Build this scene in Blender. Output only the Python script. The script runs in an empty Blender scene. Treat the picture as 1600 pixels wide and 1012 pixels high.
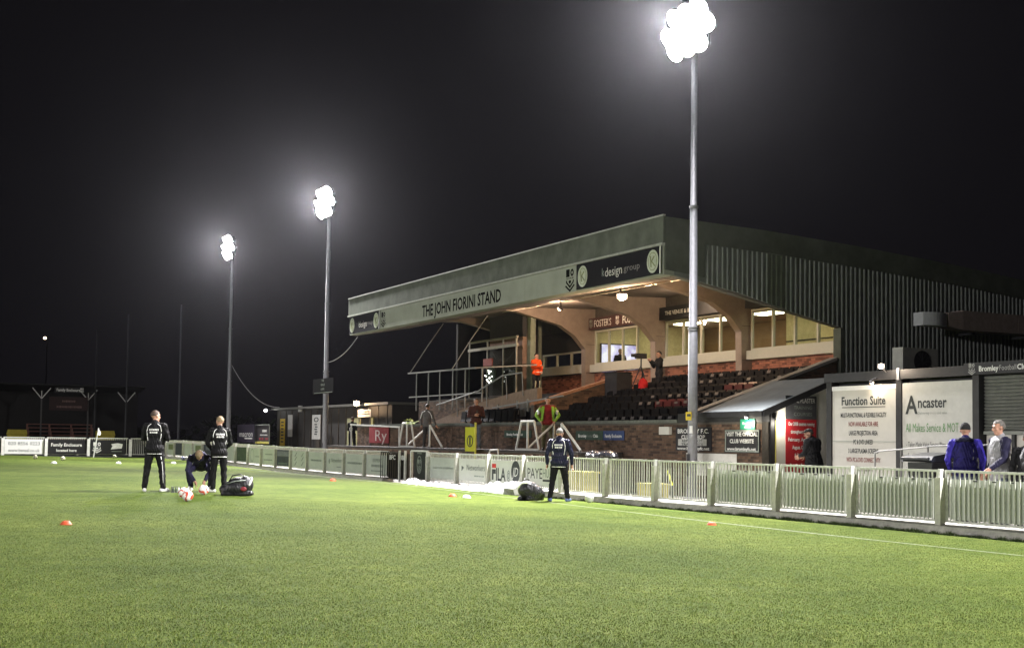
import bpy, math, random
import numpy as np
from mathutils import Vector, Matrix
random.seed(7); np.random.seed(7)
SC = bpy.context.scene
COL = SC.collection
R = math.radians
# ------------------------------------------------------------ camera
cd = bpy.data.cameras.new('camera'); cam = bpy.data.objects.new('camera', cd); COL.objects.link(cam)
CAMERA_MATRIX = [[0.888194, -0.032887, -0.458289, 0.0], [-0.459312, -0.037534, -0.887482, 0.0], [0.011986, 0.998754, -0.048443, 1.5], [0.0, 0.0, 0.0, 1.0]]
cam.matrix_world = Matrix(CAMERA_MATRIX)
cd.sensor_fit = 'HORIZONTAL'; cd.sensor_width = 36.0; cd.lens = 45.0
cd.shift_y = 0.0531; cd.clip_start = 0.1; cd.clip_end = 3000
SC.camera = cam
# ------------------------------------------------------------ night sky, faint moon
w = bpy.data.worlds.new('World'); SC.world = w; w.use_nodes = True
nt = w.node_tree; nt.nodes.clear()
wo = nt.nodes.new('ShaderNodeOutputWorld'); add = nt.nodes.new('ShaderNodeAddShader')
b1 = nt.nodes.new('ShaderNodeBackground'); b2 = nt.nodes.new('ShaderNodeBackground')
sky = nt.nodes.new('ShaderNodeTexSky'); sky.sky_type = 'NISHITA'; sky.sun_disc = False
sky.sun_elevation = R(-6); sky.sun_rotation = R(200)
b1.inputs['Strength'].default_value = 0.004
b2.inputs['Color'].default_value = (0.0040, 0.0036, 0.0046, 1); b2.inputs['Strength'].default_value = 1.0
nt.links.new(sky.outputs[0], b1.inputs[0]); nt.links.new(b1.outputs[0], add.inputs[0])
nt.links.new(b2.outputs[0], add.inputs[1]); nt.links.new(add.outputs[0], wo.inputs[0])
ml = bpy.data.lights.new('moon', 'SUN'); ml.energy = 0.01; ml.angle = R(0.5); ml.color = (1, .95, .9)
mo = bpy.data.objects.new('moon', ml); COL.objects.link(mo); mo.rotation_euler = (R(50), 0, R(-40))
SC.view_settings.view_transform = 'Standard'; SC.view_settings.look = 'None'
SC.view_settings.exposure = 0.0; SC.view_settings.gamma = 1.0; SC.view_settings.use_curve_mapping = False
SC.render.engine = 'CYCLES'
SC.cycles.use_denoising = True
SC.cycles.max_bounces = 5; SC.cycles.diffuse_bounces = 3; SC.cycles.glossy_bounces = 2
SC.cycles.transmission_bounces = 4; SC.cycles.transparent_max_bounces = 10; SC.cycles.volume_bounces = 0
SC.cycles.sample_clamp_indirect = 4.0; SC.cycles.caustics_reflective = False; SC.cycles.caustics_refractive = False

# ------------------------------------------------------------ materials
MATS = {}
def M(name, col, rough=.6, metal=0., var=.18, scale=6., bump=.0, bscale=40., spec=.4):
    if name in MATS: return MATS[name]
    m = bpy.data.materials.new(name); m.use_nodes = True; MATS[name] = m
    n = m.node_tree; p = n.nodes['Principled BSDF']; L = n.links.new
    p.inputs['Roughness'].default_value = rough; p.inputs['Metallic'].default_value = metal
    p.inputs['Specular IOR Level'].default_value = spec
    tc = n.nodes.new('ShaderNodeTexCoord')
    nz = n.nodes.new('ShaderNodeTexNoise'); nz.inputs['Scale'].default_value = scale; nz.inputs['Detail'].default_value = 7
    nz.inputs['Roughness'].default_value = .65
    L(tc.outputs['Object'], nz.inputs['Vector'])
    rp = n.nodes.new('ShaderNodeValToRGB'); rp.color_ramp.elements[0].position = .3; rp.color_ramp.elements[1].position = .72
    c0 = [max(0, c*(1-var)) for c in col]; c1 = [min(1, c*(1+var)) for c in col]
    rp.color_ramp.elements[0].color = (*c0, 1); rp.color_ramp.elements[1].color = (*c1, 1)
    L(nz.outputs[0], rp.inputs[0]); L(rp.outputs[0], p.inputs['Base Color'])
    if bump:
        nb = n.nodes.new('ShaderNodeTexNoise'); nb.inputs['Scale'].default_value = bscale; nb.inputs['Detail'].default_value = 5
        L(tc.outputs['Object'], nb.inputs['Vector'])
        bp = n.nodes.new('ShaderNodeBump'); bp.inputs['Strength'].default_value = bump; bp.inputs['Distance'].default_value = .02
        L(nb.outputs[0], bp.inputs['Height']); L(bp.outputs[0], p.inputs['Normal'])
    return m
def EM(name, col, s):
    if name in MATS: return MATS[name]
    m = bpy.data.materials.new(name); m.use_nodes = True; MATS[name] = m
    p = m.node_tree.nodes['Principled BSDF']
    p.inputs['Base Color'].default_value = (*[min(c, .8) for c in col], 1)
    p.inputs['Emission Color'].default_value = (*col, 1); p.inputs['Emission Strength'].default_value = s
    return m
def GLASS(name, tint=(.9, .93, .92), refl=.12):
    m = bpy.data.materials.new(name); m.use_nodes = True; MATS[name] = m
    n = m.node_tree; n.nodes.clear(); L = n.links.new
    o = n.nodes.new('ShaderNodeOutputMaterial'); mx = n.nodes.new('ShaderNodeMixShader')
    t = n.nodes.new('ShaderNodeBsdfTransparent'); g = n.nodes.new('ShaderNodeBsdfGlossy'); f = n.nodes.new('ShaderNodeLayerWeight')
    q = n.nodes.new('ShaderNodeMath'); q.operation = 'POWER'; q.inputs[1].default_value = 3.
    q2 = n.nodes.new('ShaderNodeMath'); q2.operation = 'MULTIPLY_ADD'; q2.inputs[1].default_value = .5; q2.inputs[2].default_value = .03
    L(f.outputs['Facing'], q.inputs[0]); L(q.outputs[0], q2.inputs[0])
    t.inputs[0].default_value = (*tint, 1); g.inputs['Roughness'].default_value = .03
    L(q2.outputs[0], mx.inputs[0]); L(t.outputs[0], mx.inputs[1]); L(g.outputs[0], mx.inputs[2]); L(mx.outputs[0], o.inputs[0])
    return m

# ------------------------------------------------------------ mesh helpers
def V(a): return np.array(a, float)
class MB:
    def __init__(s): s.v = []; s.f = []; s.m = []
    def quadbox(s, c, mi=0):
        """c: 8 corners, bottom 4 ccw then top 4"""
        b = len(s.v); s.v += [tuple(p) for p in c]
        for q in ((0,3,2,1),(4,5,6,7),(0,1,5,4),(1,2,6,5),(2,3,7,6),(3,0,4,7)):
            s.f.append([b+i for i in q]); s.m.append(mi)
        return s
    def box(s, x0, x1, y0, y1, z0, z1, mi=0):
        return s.quadbox([(x0,y0,z0),(x1,y0,z0),(x1,y1,z0),(x0,y1,z0),(x0,y0,z1),(x1,y0,z1),(x1,y1,z1),(x0,y1,z1)], mi)
    def bar(s, a, b, w, h=None, mi=0):
        """rectangular bar from a to b"""
        a, b = V(a), V(b); d = b-a; d /= np.linalg.norm(d); h = h or w
        up = V((0,0,1)) if abs(d[2]) < .95 else V((1,0,0))
        r = np.cross(d, up); r /= np.linalg.norm(r); u = np.cross(r, d)
        c = []
        for p in (a, b):
            c += [p-r*w/2-u*h/2, p+r*w/2-u*h/2, p+r*w/2+u*h/2, p-r*w/2+u*h/2]
        return s.quadbox(c, mi)
    def tube(s, pts, rad, seg=8, mi=0, cap=True):
        pts = [V(p) for p in pts]; n = len(pts)
        rads = rad if isinstance(rad, (list, tuple)) else [rad]*n
        base = len(s.v); prev = None
        for i, p in enumerate(pts):
            d = pts[min(i+1, n-1)]-pts[max(i-1, 0)]; d /= np.linalg.norm(d)+1e-9
            if prev is None:
                up = V((0,0,1)) if abs(d[2]) < .9 else V((1,0,0))
                r = np.cross(d, up)
            else: r = prev - d*np.dot(prev, d)
            r /= np.linalg.norm(r)+1e-9; prev = r; u = np.cross(r, d)
            for k in range(seg):
                t = 2*math.pi*k/seg; s.v.append(tuple(p+rads[i]*(math.cos(t)*r+math.sin(t)*u)))
        for i in range(n-1):
            for k in range(seg):
                a = base+i*seg+k; b = base+i*seg+(k+1)%seg
                s.f.append([a, b, b+seg, a+seg]); s.m.append(mi)
        if cap:
            s.f.append([base+k for k in range(seg)][::-1]); s.m.append(mi)
            s.f.append([base+(n-1)*seg+k for k in range(seg)]); s.m.append(mi)
        return s
    def prism(s, poly, off, mi=0):
        b = len(s.v); n = len(poly); off = V(off)
        s.v += [tuple(V(p)) for p in poly] + [tuple(V(p)+off) for p in poly]
        s.f.append(list(range(b, b+n))[::-1]); s.m.append(mi)
        s.f.append(list(range(b+n, b+2*n))); s.m.append(mi)
        for i in range(n):
            j = (i+1) % n; s.f.append([b+i, b+j, b+n+j, b+n+i]); s.m.append(mi)
        return s
    def lathe(s, prof, c=(0,0,0), seg=16, mi=0):
        b = len(s.v); n = len(prof)
        for r, z in prof:
            for k in range(seg):
                t = 2*math.pi*k/seg; s.v.append((c[0]+r*math.cos(t), c[1]+r*math.sin(t), c[2]+z))
        for i in range(n-1):
            for k in range(seg):
                a = b+i*seg+k; q = b+i*seg+(k+1) % seg
                s.f.append([a, q, q+seg, a+seg]); s.m.append(mi)
        return s
    def ball(s, c, r, seg=10, ring=7, mi=0):
        rx, ry, rz = r if isinstance(r, (tuple, list)) else (r, r, r)
        b = len(s.v)
        for i in range(ring+1):
            t = math.pi*i/ring
            for k in range(seg):
                p = 2*math.pi*k/seg
                s.v.append((c[0]+rx*math.sin(t)*math.cos(p), c[1]+ry*math.sin(t)*math.sin(p), c[2]+rz*math.cos(t)))
        for i in range(ring):
            for k in range(seg):
                a = b+i*seg+k; q = b+i*seg+(k+1) % seg
                s.f.append([a, a+seg, q+seg, q]); s.m.append(mi)
        return s
    def mesh(s, name, mats, org=(0,0,0), smooth=False):
        me = bpy.data.meshes.new(name)
        v = np.array(s.v, float)-V(org)
        me.from_pydata(v.tolist(), [], s.f)
        if not isinstance(mats, (list, tuple)): mats = [mats]
        for m in mats: me.materials.append(m)
        me.polygons.foreach_set('material_index', s.m)
        if smooth: me.polygons.foreach_set('use_smooth', [True]*len(s.f))
        me.validate(); me.update()
        return me
    def build(s, name, mats, parent=None, smooth=False, kind=None):
        org = root_loc(parent)
        o = bpy.data.objects.new(name, s.mesh(name, mats, org, smooth)); COL.objects.link(o)
        if parent is not None: o.parent = parent
        if kind: o['kind'] = kind
        return o
ROOTS = {}
def root_loc(p):
    if p is None: return (0,0,0)
    while p.parent is not None: p = p.parent
    return tuple(p.location)
def tag(o, label, cat, group=None):
    o['label'] = label; o['category'] = cat
    if group: o['group'] = group
    return o
def thing(name, label, cat, loc=(0,0,0), group=None):
    o = bpy.data.objects.new(name, None); COL.objects.link(o); o.location = loc; o.empty_display_size = .2
    return tag(o, label, cat, group)
def obj_me(name, me, parent=None, loc=(0,0,0)):
    o = bpy.data.objects.new(name, me); COL.objects.link(o); o.location = loc
    if parent is not None: o.parent = parent
    return o
def copy_tree(o, parent=None):
    c = o.copy(); COL.objects.link(c); c.parent = parent
    for ch in list(o.children): copy_tree(ch, c)
    return c
def structure(name, mb, mats, smooth=False):
    o = mb.build(name, mats, None, smooth); o['kind'] = 'structure'; return o

# frames: P = pitch-facing (looking +X), C = facing the near end (looking +Y), F = far-end boards facing -Y
class Frame:
    def __init__(s, org, u, v=(0,0,1)):
        s.o = V(org); s.u = V(u)/np.linalg.norm(u); s.v = V(v)/np.linalg.norm(v); s.n = np.cross(s.u, s.v)
    def p(s, a, b, c=0.): return tuple(s.o+a*s.u+b*s.v+c*s.n)
def PF(X, Y, Z): return Frame((X, Y, Z), (0, -1, 0))
def CF(X, Y, Z): return Frame((X, Y, Z), (1, 0, 0))
def fbox(mb, fr, a0, a1, b0, b1, c0, c1, mi=0):
    return mb.quadbox([fr.p(a0,b0,c0), fr.p(a0,b0,c1), fr.p(a1,b0,c1), fr.p(a1,b0,c0),
                       fr.p(a0,b1,c0), fr.p(a0,b1,c1), fr.p(a1,b1,c1), fr.p(a1,b1,c0)], mi)
def fdisc(mb, fr, a, b, ra, rb, c0, c1, seg=20, mi=0, inner=0.):
    pts = [(a+ra*math.cos(2*math.pi*k/seg), b+rb*math.sin(2*math.pi*k/seg)) for k in range(seg)]
    if not inner:
        return mb.prism([fr.p(x, y, c0) for x, y in pts], fr.n*(c1-c0), mi)
    for k in range(seg):
        q = [pts[k], pts[(k+1) % seg]]
        q += [(a+(x-a)*inner, b+(y-b)*inner) for x, y in q[::-1]]
        mb.prism([fr.p(x, y, c0) for x, y in q], fr.n*(c1-c0), mi)
    return mb
FONT_CACHE = {}
def text_mesh(s, bold):
    k = (s, bold)
    if k in FONT_CACHE: return FONT_CACHE[k]
    c = bpy.data.curves.new('lettering', 'FONT'); c.body = s; c.size = 1; c.resolution_u = 2; c.offset = .022 if bold else 0.
    o = bpy.data.objects.new('lettering', c); me = bpy.data.meshes.new_from_object(o)
    v = np.zeros(len(me.vertices)*3); me.vertices.foreach_get('co', v); v = v.reshape(-1, 3)
    f = [list(p.vertices) for p in me.polygons]
    bpy.data.objects.remove(o); bpy.data.curves.remove(c); bpy.data.meshes.remove(me)
    FONT_CACHE[k] = (v, f); return v, f
def text(fr, s, a, b, h, mat, parent, w=None, align='C', bold=True, c=.006, slant=0.):
    """cap height h, optional width w; (a,b) = centre (C) or left baseline-centre (L) in frame coordinates"""
    v, f = text_mesh(s, bold)
    x0, x1 = v[:,0].min(), v[:,0].max()
    sy = h/.73; sx = sy if w is None else w/(x1-x0)
    W = (x1-x0)*sx
    xs = (v[:,0]-x0)*sx + (a - W/2 if align == 'C' else a)
    ys = v[:,1]*sy + b - h/2
    xs = xs + slant*(ys-b)
    mb = MB(); mb.v = [fr.p(x, y, c) for x, y in zip(xs, ys)]; mb.f = f; mb.m = [0]*len(f)
    return mb.build('lettering', mat, parent)
def smooth01(t): t = min(1., max(0., t)); return t*t*(3-2*t)
def RAILZ(y): return .2*smooth01((y-45)/30)
def G(x, y):
    a = .19*smooth01((y-14)/26); z = a + .15*smooth01((14.6-x)/10.)
    t = smooth01((x-14.7)/1.7)
    return z*(1-t)+RAILZ(y)*t

# ------------------------------------------------------------ ground
def grass_material():
    m = bpy.data.materials.new('turf'); m.use_nodes = True
    n = m.node_tree; p = n.nodes['Principled BSDF']; L = n.links.new
    tc = n.nodes.new('ShaderNodeTexCoord')
    def noise(sc, det=6, rough=.6, stretch=None):
        z = n.nodes.new('ShaderNodeTexNoise'); z.inputs['Scale'].default_value = sc; z.inputs['Detail'].default_value = det
        z.inputs['Roughness'].default_value = rough
        if stretch:
            mp = n.nodes.new('ShaderNodeMapping'); mp.inputs['Scale'].default_value = stretch
            L(tc.outputs['Object'], mp.inputs[0]); L(mp.outputs[0], z.inputs['Vector'])
        else: L(tc.outputs['Object'], z.inputs['Vector'])
        return z
    a = noise(.28); b = noise(3.2, 8, .7); c = noise(55, 6, .75)
    def ramp(src, p0, c0, p1, c1):
        r = n.nodes.new('ShaderNodeValToRGB'); e = r.color_ramp.elements
        e[0].position = p0; e[0].color = (*c0, 1); e[1].position = p1; e[1].color = (*c1, 1); L(src.outputs[0], r.inputs[0]); return r
    r1 = ramp(a, .36, (.058, .090, .017), .64, (.102, .137, .030))
    r2 = ramp(b, .36, (.6, .66, .55), .66, (1.3, 1.22, 1.2))
    r3 = ramp(c, .38, (.38, .45, .33), .64, (1.6, 1.5, 1.45))
    m1 = n.nodes.new('ShaderNodeMixRGB'); m1.blend_type = 'MULTIPLY'; m1.inputs[0].default_value = .8
    m2 = n.nodes.new('ShaderNodeMixRGB'); m2.blend_type = 'MULTIPLY'; m2.inputs[0].default_value = 1
    L(r1.outputs[0], m1.inputs[1]); L(r2.outputs[0], m1.inputs[2]); L(m1.outputs[0], m2.inputs[1]); L(r3.outputs[0], m2.inputs[2])
    L(m2.outputs[0], p.inputs['Base Color']); p.inputs['Roughness'].default_value = .9; p.inputs['Specular IOR Level'].default_value = .04
    bp = n.nodes.new('ShaderNodeBump'); bp.inputs['Strength'].default_value = .8; bp.inputs['Distance'].default_value = .03
    d = noise(70, 4, .7); L(d.outputs[0], bp.inputs['Height']); L(bp.outputs[0], p.inputs['Normal'])
    return m
TURF = grass_material()
ASPHALT = M('asphalt', (.035, .035, .036), .85, var=.3, scale=3, bump=.4, bscale=60)
CONC = M('path_concrete', (.26, .25, .225), .85, var=.25, scale=1.6, bump=.3, bscale=50)
KERBM = M('painted_concrete', (.42, .41, .37), .8, var=.3, scale=5, bump=.6, bscale=35)
mb = MB(); mb.box(-400, 400, -200, 900, -1.2, -.35); structure('ground', mb, ASPHALT)
# pitch sheet with its crown
xs = list(np.linspace(-75, 4, 40)) + list(np.linspace(5, 16.5, 47)); ys = list(np.linspace(-14, 79.9, 190))
mb = MB()
for y in ys:
    for x in xs: mb.v.append((x, y, G(x, y)))
nx = len(xs)
for j in range(len(ys)-1):
    for i in range(nx-1):
        a = j*nx+i; mb.f.append([a, a+1, a+nx+1, a+nx]); mb.m.append(0)
PITCH = structure('pitch', mb, TURF, True)
# touchline, worn white paint
def paint_material():
    m = M('worn_line_paint', (.5, .52, .44), .8, var=.1)
    n = m.node_tree; p = n.nodes['Principled BSDF']; L = n.links.new
    tc = n.nodes.new('ShaderNodeTexCoord'); z = n.nodes.new('ShaderNodeTexNoise'); z.inputs['Scale'].default_value = 18; z.inputs['Detail'].default_value = 8
    z.inputs['Roughness'].default_value = .75
    L(tc.outputs['Object'], z.inputs['Vector'])
    r = n.nodes.new('ShaderNodeValToRGB'); r.color_ramp.elements[0].position = .44; r.color_ramp.elements[1].position = .72
    r.color_ramp.elements[0].color = (.07, .10, .022, 1); r.color_ramp.elements[1].color = (.20, .235, .13, 1)
    L(z.outputs[0], r.inputs[0]); L(r.outputs[0], p.inputs['Base Color']); return m
mb = MB(); yy = np.linspace(-5, 79, 160)
for i, y in enumerate(yy):
    for x in (14.35, 14.43): mb.v.append((x, y, G(x, y)+.006))
for i in range(len(yy)-1): a = 2*i; mb.f.append([a, a+1, a+3, a+2]); mb.m.append(0)
structure('touchline', mb, paint_material())
# paved strip between rail and stand, far surrounds
mb = MB(); yy = np.linspace(-14, 100, 60)
for y in yy:
    for x in (16.5, 20.6, 36): mb.v.append((x, y, RAILZ(y)+.004 if x < 20 else RAILZ(y)+.02))
for i in range(len(yy)-1):
    for k in range(2): a = 3*i+k; mb.f.append([a, a+1, a+4, a+3]); mb.m.append(0)
structure('path', mb, CONC)
mb = MB(); mb.prism([(-90, 79.85, .0), (16.6, 79.85, .0), (16.6, 140, .0), (-90, 140, .0)], (0, 0, .27)); structure('terrace_ground', mb, ASPHALT)
# low concrete plinth under the rail
mb = MB()
def plinth(y0, y1):
    n = max(2, int((y1-y0)/2)); t = np.linspace(y0, y1, n)
    for a, b in zip(t[:-1], t[1:]):
        z0, z1 = RAILZ(a), RAILZ(b)
        mb.quadbox([(16.5,a,z0-.2),(17.02,a,z0-.2),(17.02,b,z1-.2),(16.5,b,z1-.2),(16.60,a,z0+.13),(17.0,a,z0+.17),(17.0,b,z1+.17),(16.60,b,z1+.13)])
plinth(9.6, 38.2); plinth(41.9, 79.2)
structure('kerb', mb, KERBM)

# ------------------------------------------------------------ floodlight masts
GALV = M('galvanised_steel', (.20, .205, .225), .55, .2, var=.15, scale=9)
DKMET = M('dark_housing', (.04, .04, .045), .5, .3)
LAMP = EM('floodlight_glass', (1, .97, 1.), 30)
def mast(X, Y, H, face, label, power, lit=True, aim=(-20, 0)):
    z0 = RAILZ(Y)
    t = thing('floodlight_mast', label, 'floodlight', (X, Y, z0), 'floodlight masts round the pitch')
    mb = MB(); mb.tube([(X, Y, z0), (X, Y, z0+4.5), (X, Y, z0+4.51), (X, Y, H*.62), (X, Y, H*.62+.01), (X, Y, H-.2)], [.135, .125, .112, .10, .09, .08], 16)
    mb.build('pole', GALV, t, True)
    mb = MB(); mb.lathe([(.0, 0), (.26, 0), (.26, .03), (.15, .05), (.14, .28)], (X, Y, z0+.005), 14); mb.build('base_plate', GALV, t)
    mb = MB(); mb.box(X+.137*face, X+.155*face, Y-.06, Y+.06, z0+.6, z0+1.2); mb.build('access_door', DKMET, t)
    for za, ra in ((z0+H*.36, .14), (H*.62, .118)):
        mb = MB(); mb.tube([(X, Y, za-.03), (X, Y, za+.04)], ra, 14); mb.build('collar', GALV, t)
    mb = MB(); mb.bar((X, Y-.95, H-.1), (X, Y+.95, H-.1), .08); mb.bar((X, Y-.7, H+.35), (X, Y+.7, H+.35), .07); mb.bar((X, Y-.7, H-.5), (X, Y+.7, H-.5), .07)
    for s in (-.65, .65): mb.bar((X, Y+s, H-.5), (X, Y+s, H+.35), .05)
    mb.bar((X, Y, H-.3), (X, Y, H+.5), .09)
    mb.build('head_frame', GALV, t)
    d = V((face*.86, -.0, -.5)); d /= np.linalg.norm(d)
    k = 0
    for zz, offs in ((H-.38, (-.5, 0, .5)), (H+.06, (-.78, -.26, .26, .78)), (H+.5, (-.5, 0, .5))):
        for yo in offs:
            yaw = yo*.3 - .25*(1 if Y < 66 else 0)
            dd = V((d[0]*math.cos(yaw), face*d[0]*math.sin(yaw), d[2])); dd /= np.linalg.norm(dd)
            u = np.cross((0, 0, 1), dd); u /= np.linalg.norm(u); v = np.cross(dd, u)
            c = V((X+face*.12, Y+yo, zz+.02))
            mb = MB(); mb.tube([tuple(c-dd*.1), tuple(c), tuple(c+dd*.2), tuple(c+dd*.23)], [.08, .15, .295, .30], 18); h = mb.build('lamp_housing', DKMET, t, True)
            mb = MB(); mb.tube([tuple(c+dd*.231), tuple(c+dd*.25), tuple(c+dd*.262)], [.29, .265, .12], 18); mb.build('lamp_glass', LAMP if lit else DKMET, h, True)
    if lit:
        ld = bpy.data.lights.new('floodlight_beam', 'SPOT'); ld.energy = power; ld.color = (1, .965, .97); ld.spot_size = R(134); ld.spot_blend = .45
        ld.shadow_soft_size = .3
        lo = bpy.data.objects.new('floodlight_beam', ld); COL.objects.link(lo); lo.parent = t
        src = V((X+face*.62, Y, H+.06)); tgt = V((X+face*abs(aim[0]), Y+aim[1], 0))
        lo.location = src-V((X, Y, z0)); lo.rotation_euler = Vector(tgt-src).to_track_quat('-Z', 'Y').to_euler()
    return t
mast(20.05, 28.25, 12.65, -1, 'tall lit floodlight mast in front of the near end of the stand', 72000, aim=(-20, -5))
mast(20.05, 58.1, 12.75, -1, 'lit floodlight mast with a dark sign halfway down, beyond the stand', 48000, aim=(-20, -13))
mast(20.05, 75.6, 12.85, -1, 'farthest lit floodlight mast, a cable hanging from its pole', 42000, aim=(-20, -16))
mast(20.05, -3, 12.65, -1, 'lit floodlight mast on the stand side behind the camera', 88000, aim=(-20, 6))
for y, n in ((4, 'nearest'), (30, 'middle'), (58, 'farthest')): mast(-52, y, 12.65, 1, 'lit floodlight mast on the touchline opposite the stand, %s of three' % n, 34000 if n == 'nearest' else 36000)

# ------------------------------------------------------------ rail round the pitch
WHITE = M('white_rail_paint', (.66, .67, .61), .5, var=.22, scale=11)
POSTM = M('concrete_post', (.50, .50, .43), .8, var=.2, scale=10, bump=.3)
BACKM = M('grey_green_board', (.47, .50, .44), .65, var=.1, scale=2)
BOARDM = M('pale_advert_board', (.45, .49, .43), .6, var=.1, scale=2.5)
BOARDW = M('white_advert_board', (.62, .64, .58), .55, var=.08, scale=2)
BLACKB = M('black_board', (.012, .012, .015), .5, var=.2)
INK = M('dark_ink', (.03, .035, .035), .6); INKF = M('faded_ink', (.22, .25, .22), .6); INKW = M('white_ink', (.75, .75, .72), .5)
GREENB = M('dark_green_board', (.05, .075, .05), .5, var=.5, scale=5); NAVYB = M('navy_board', (.03, .035, .06), .5, var=.4, scale=5)
PITCHY = .0
BARGAP = .1
def shared_bar(z0, z1, w=.022):
    mb = MB(); mb.box(-w/2, w/2, -w/2, w/2, z0, z1); return mb.mesh('bar', WHITE)
BAR_ME = shared_bar(.22, 1.05)
POST_ME = None
def rail_panel(y0, y1, label, group=None, bars='each', post=True, z=None):
    """one railing bay from y0 (near) to y1 (far)"""
    zz = RAILZ((y0+y1)/2) if z is None else z
    t = thing('railing_panel', label, 'railing', (16.8, (y0+y1)/2, zz), group)
    a, b = y0+.05, y1-.05
    mb = MB(); mb.box(16.78, 16.83, a, b, zz+1.045, zz+1.085); mb.build('top_rail', WHITE, t)
    mb = MB(); mb.box(16.785, 16.825, a, b, zz+.19, zz+.225); mb.build('bottom_rail', WHITE, t)
    for s in (a+.02, b-.02):
        mb = MB(); mb.box(16.783, 16.827, s-.02, s+.02, zz+.226, zz+1.044); mb.build('stile', WHITE, t)
    n = int((b-a)/BARGAP)
    if bars == 'each':
        for i in range(1, n):
            o = obj_me('bar', BAR_ME, t, (0.005, a+i*(b-a)/n-(y0+y1)/2, 0)); o.rotation_euler = (random.gauss(0, .004), random.gauss(0, .003), random.uniform(-.3, .3))
    else:
        mb = MB()
        for i in range(1, n):
            y = a+i*(b-a)/n; mb.box(16.794, 16.816, y-.011, y+.011, zz+.226, zz+1.044)
        mb.build('bars', WHITE, t, kind='stuff')
    if post:
        h = .95
        mb = MB(); mb.box(16.66, 16.775, y1-.065, y1+.065, zz-.05, zz+h); mb.build('post', POSTM, t)
        mb = MB(); mb.box(16.70, 16.78, y1-.025, y1+.025, zz+h+.001, zz+1.1); mb.build('post_bracket', INKW, t)
    return t, zz
def rail_board(y0, y1, z0, z1, mat, label, zz, X=16.765, cat='advert board'):
    t = thing('advertising_board', label, cat, (X, (y0+y1)/2, zz+z0), 'boards on the pitch rail')
    fr = PF(X, y1, zz+z0); W = y1-y0; Hh = z1-z0
    mb = MB(); fbox(mb, fr, 0, W, 0, Hh, -.018, 0); mb.build('panel', mat, t)
    return t, fr, W, Hh
def dashes(fr, a0, a1, b, h, mat, t, seed=0):
    """an illegible line of print"""
    rs = random.Random(seed); x = a0; mb = MB()
    while x < a1:
        w = rs.uniform(.02, .07); hh = h*rs.uniform(.7, 1.)
        fbox(mb, fr, x, min(x+w, a1), b-hh/2, b+hh/2, .001, .004); x += w+rs.uniform(.012, .03)
    return mb.build('faded_print', mat, t, kind='stuff')
YN = lambda n: 20.66+2.2*n
# near bays with grey-green backing boards behind the bars
names_near = {-5: 'barred railing bay with backing board, nearest the camera', -4: 'railing bay with grey-green backing board next to nearest one',
              -3: 'railing bay with grey-green board in front of man in grey gilet', -2: 'railing bay with grey-green board below the man in blue jacket',
              -1: 'railing bay with grey-green board below the black wheelie bin', 0: 'railing bay with grey-green board below the service sign list',
              1: 'railing bay with grey-green board below the red notice'}
# bay n spans YN(n-1)..YN(n)
for n in range(-4, 2):
    lab = names_near[n]
    t, zz = rail_panel(YN(n-1), YN(n), lab, 'boarded railing bays', 'each', True)
    lab2 = 'grey-green backing board behind the bars, ' + ['below the red notice', 'below the function room sign', 'below the wheelie bin', 'below the blue jacket', 'below the grey gilet', 'nearest the camera'][1-n]
    b = thing('backing_board', lab2, 'board', (16.84, (YN(n-1)+YN(n))/2, zz+.25), 'backing boards behind the rail')
    a0, a1 = YN(n-1)+.1, YN(n)-.1; k = 5; wd = (a1-a0)/k
    for i in range(k):
        mb = MB(); mb.box(16.835, 16.845, a0+i*wd+.004, a0+(i+1)*wd-.004, zz+.24, zz+.93); mb.build('plank', BACKM, b)
    for i in range(4):
        mb = MB(); y = a0+wd*(i+.5); mb.box(16.78, 16.834, y-.02, y+.02, zz+.9, zz+.92); mb.build('cable_tie', DKMET, b)
# open bays
for n, lab in ((2, 'open white barred railing bay in front of the floodlight pole base'), (3, 'open white barred railing bay between two concrete posts by brick wall'), (4, 'open white barred railing bay beside the man in navy jacket')):
    rail_panel(YN(n-1), YN(n), lab, 'open railing bays', 'each', True)
# advert bays between the man and the gate
ADS = []
for n, lab in ((5, 'railing bay carrying the PAYE board'), (6, 'railing bay carrying the sportswear board with round black badge'), (7, 'railing bay carrying the Networkers board near the white sheet'), (8, 'railing bay carrying the pale slogan board beside the gate')):
    rail_panel(YN(n-1), YN(n), lab, 'railing bays with advert boards', 'joined', True)
def bay_board(n, mat, label, z0=.26, z1=.93):
    return rail_board(YN(n-1)+.09, YN(n)-.09, z0, z1, mat, label, 0.)
t, fr, W, Hh = bay_board(5, BOARDW, 'white board reading PAYE HU behind the man at the rail')
text(fr, 'PAYE', .55, .36, .30, INK, t, w=.85, bold=False); text(fr, 'HU', 1.18, .38, .26, INKF, t, w=.34, bold=False)
mb = MB(); fbox(mb, fr, 1.0, 1.5, .14, .2, .001, .005); mb.build('underline', INK, t)
t, fr, W, Hh = bay_board(6, BOARDW, 'white sportswear board with red and black letters and round black badge')
REDI = M('red_ink', (.45, .02, .02), .5)
mb = MB(); fbox(mb, fr, .1, .36, .44, .56, .001, .005); mb.build('red_stripe', REDI, t)
mb = MB(); fbox(mb, fr, .1, .2, .09, .4, .001, .005); fbox(mb, fr, .205, .34, .27, .4, .001, .005); mb.build('letter_mark', INK, t)
text(fr, 'ILA', .68, .27, .38, INK, t, w=.62); text(fr, '@', 1.17, .27, .25, INKF, t, w=.2)
mb = MB(); fdisc(mb, fr, 1.6, .36, .27, .31, .001, .006, 24); mb.build('round_badge', INK, t)
text(fr, 'JD', 1.6, .36, .27, INKW, t, w=.33, bold=False, c=.009, slant=.25)
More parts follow.
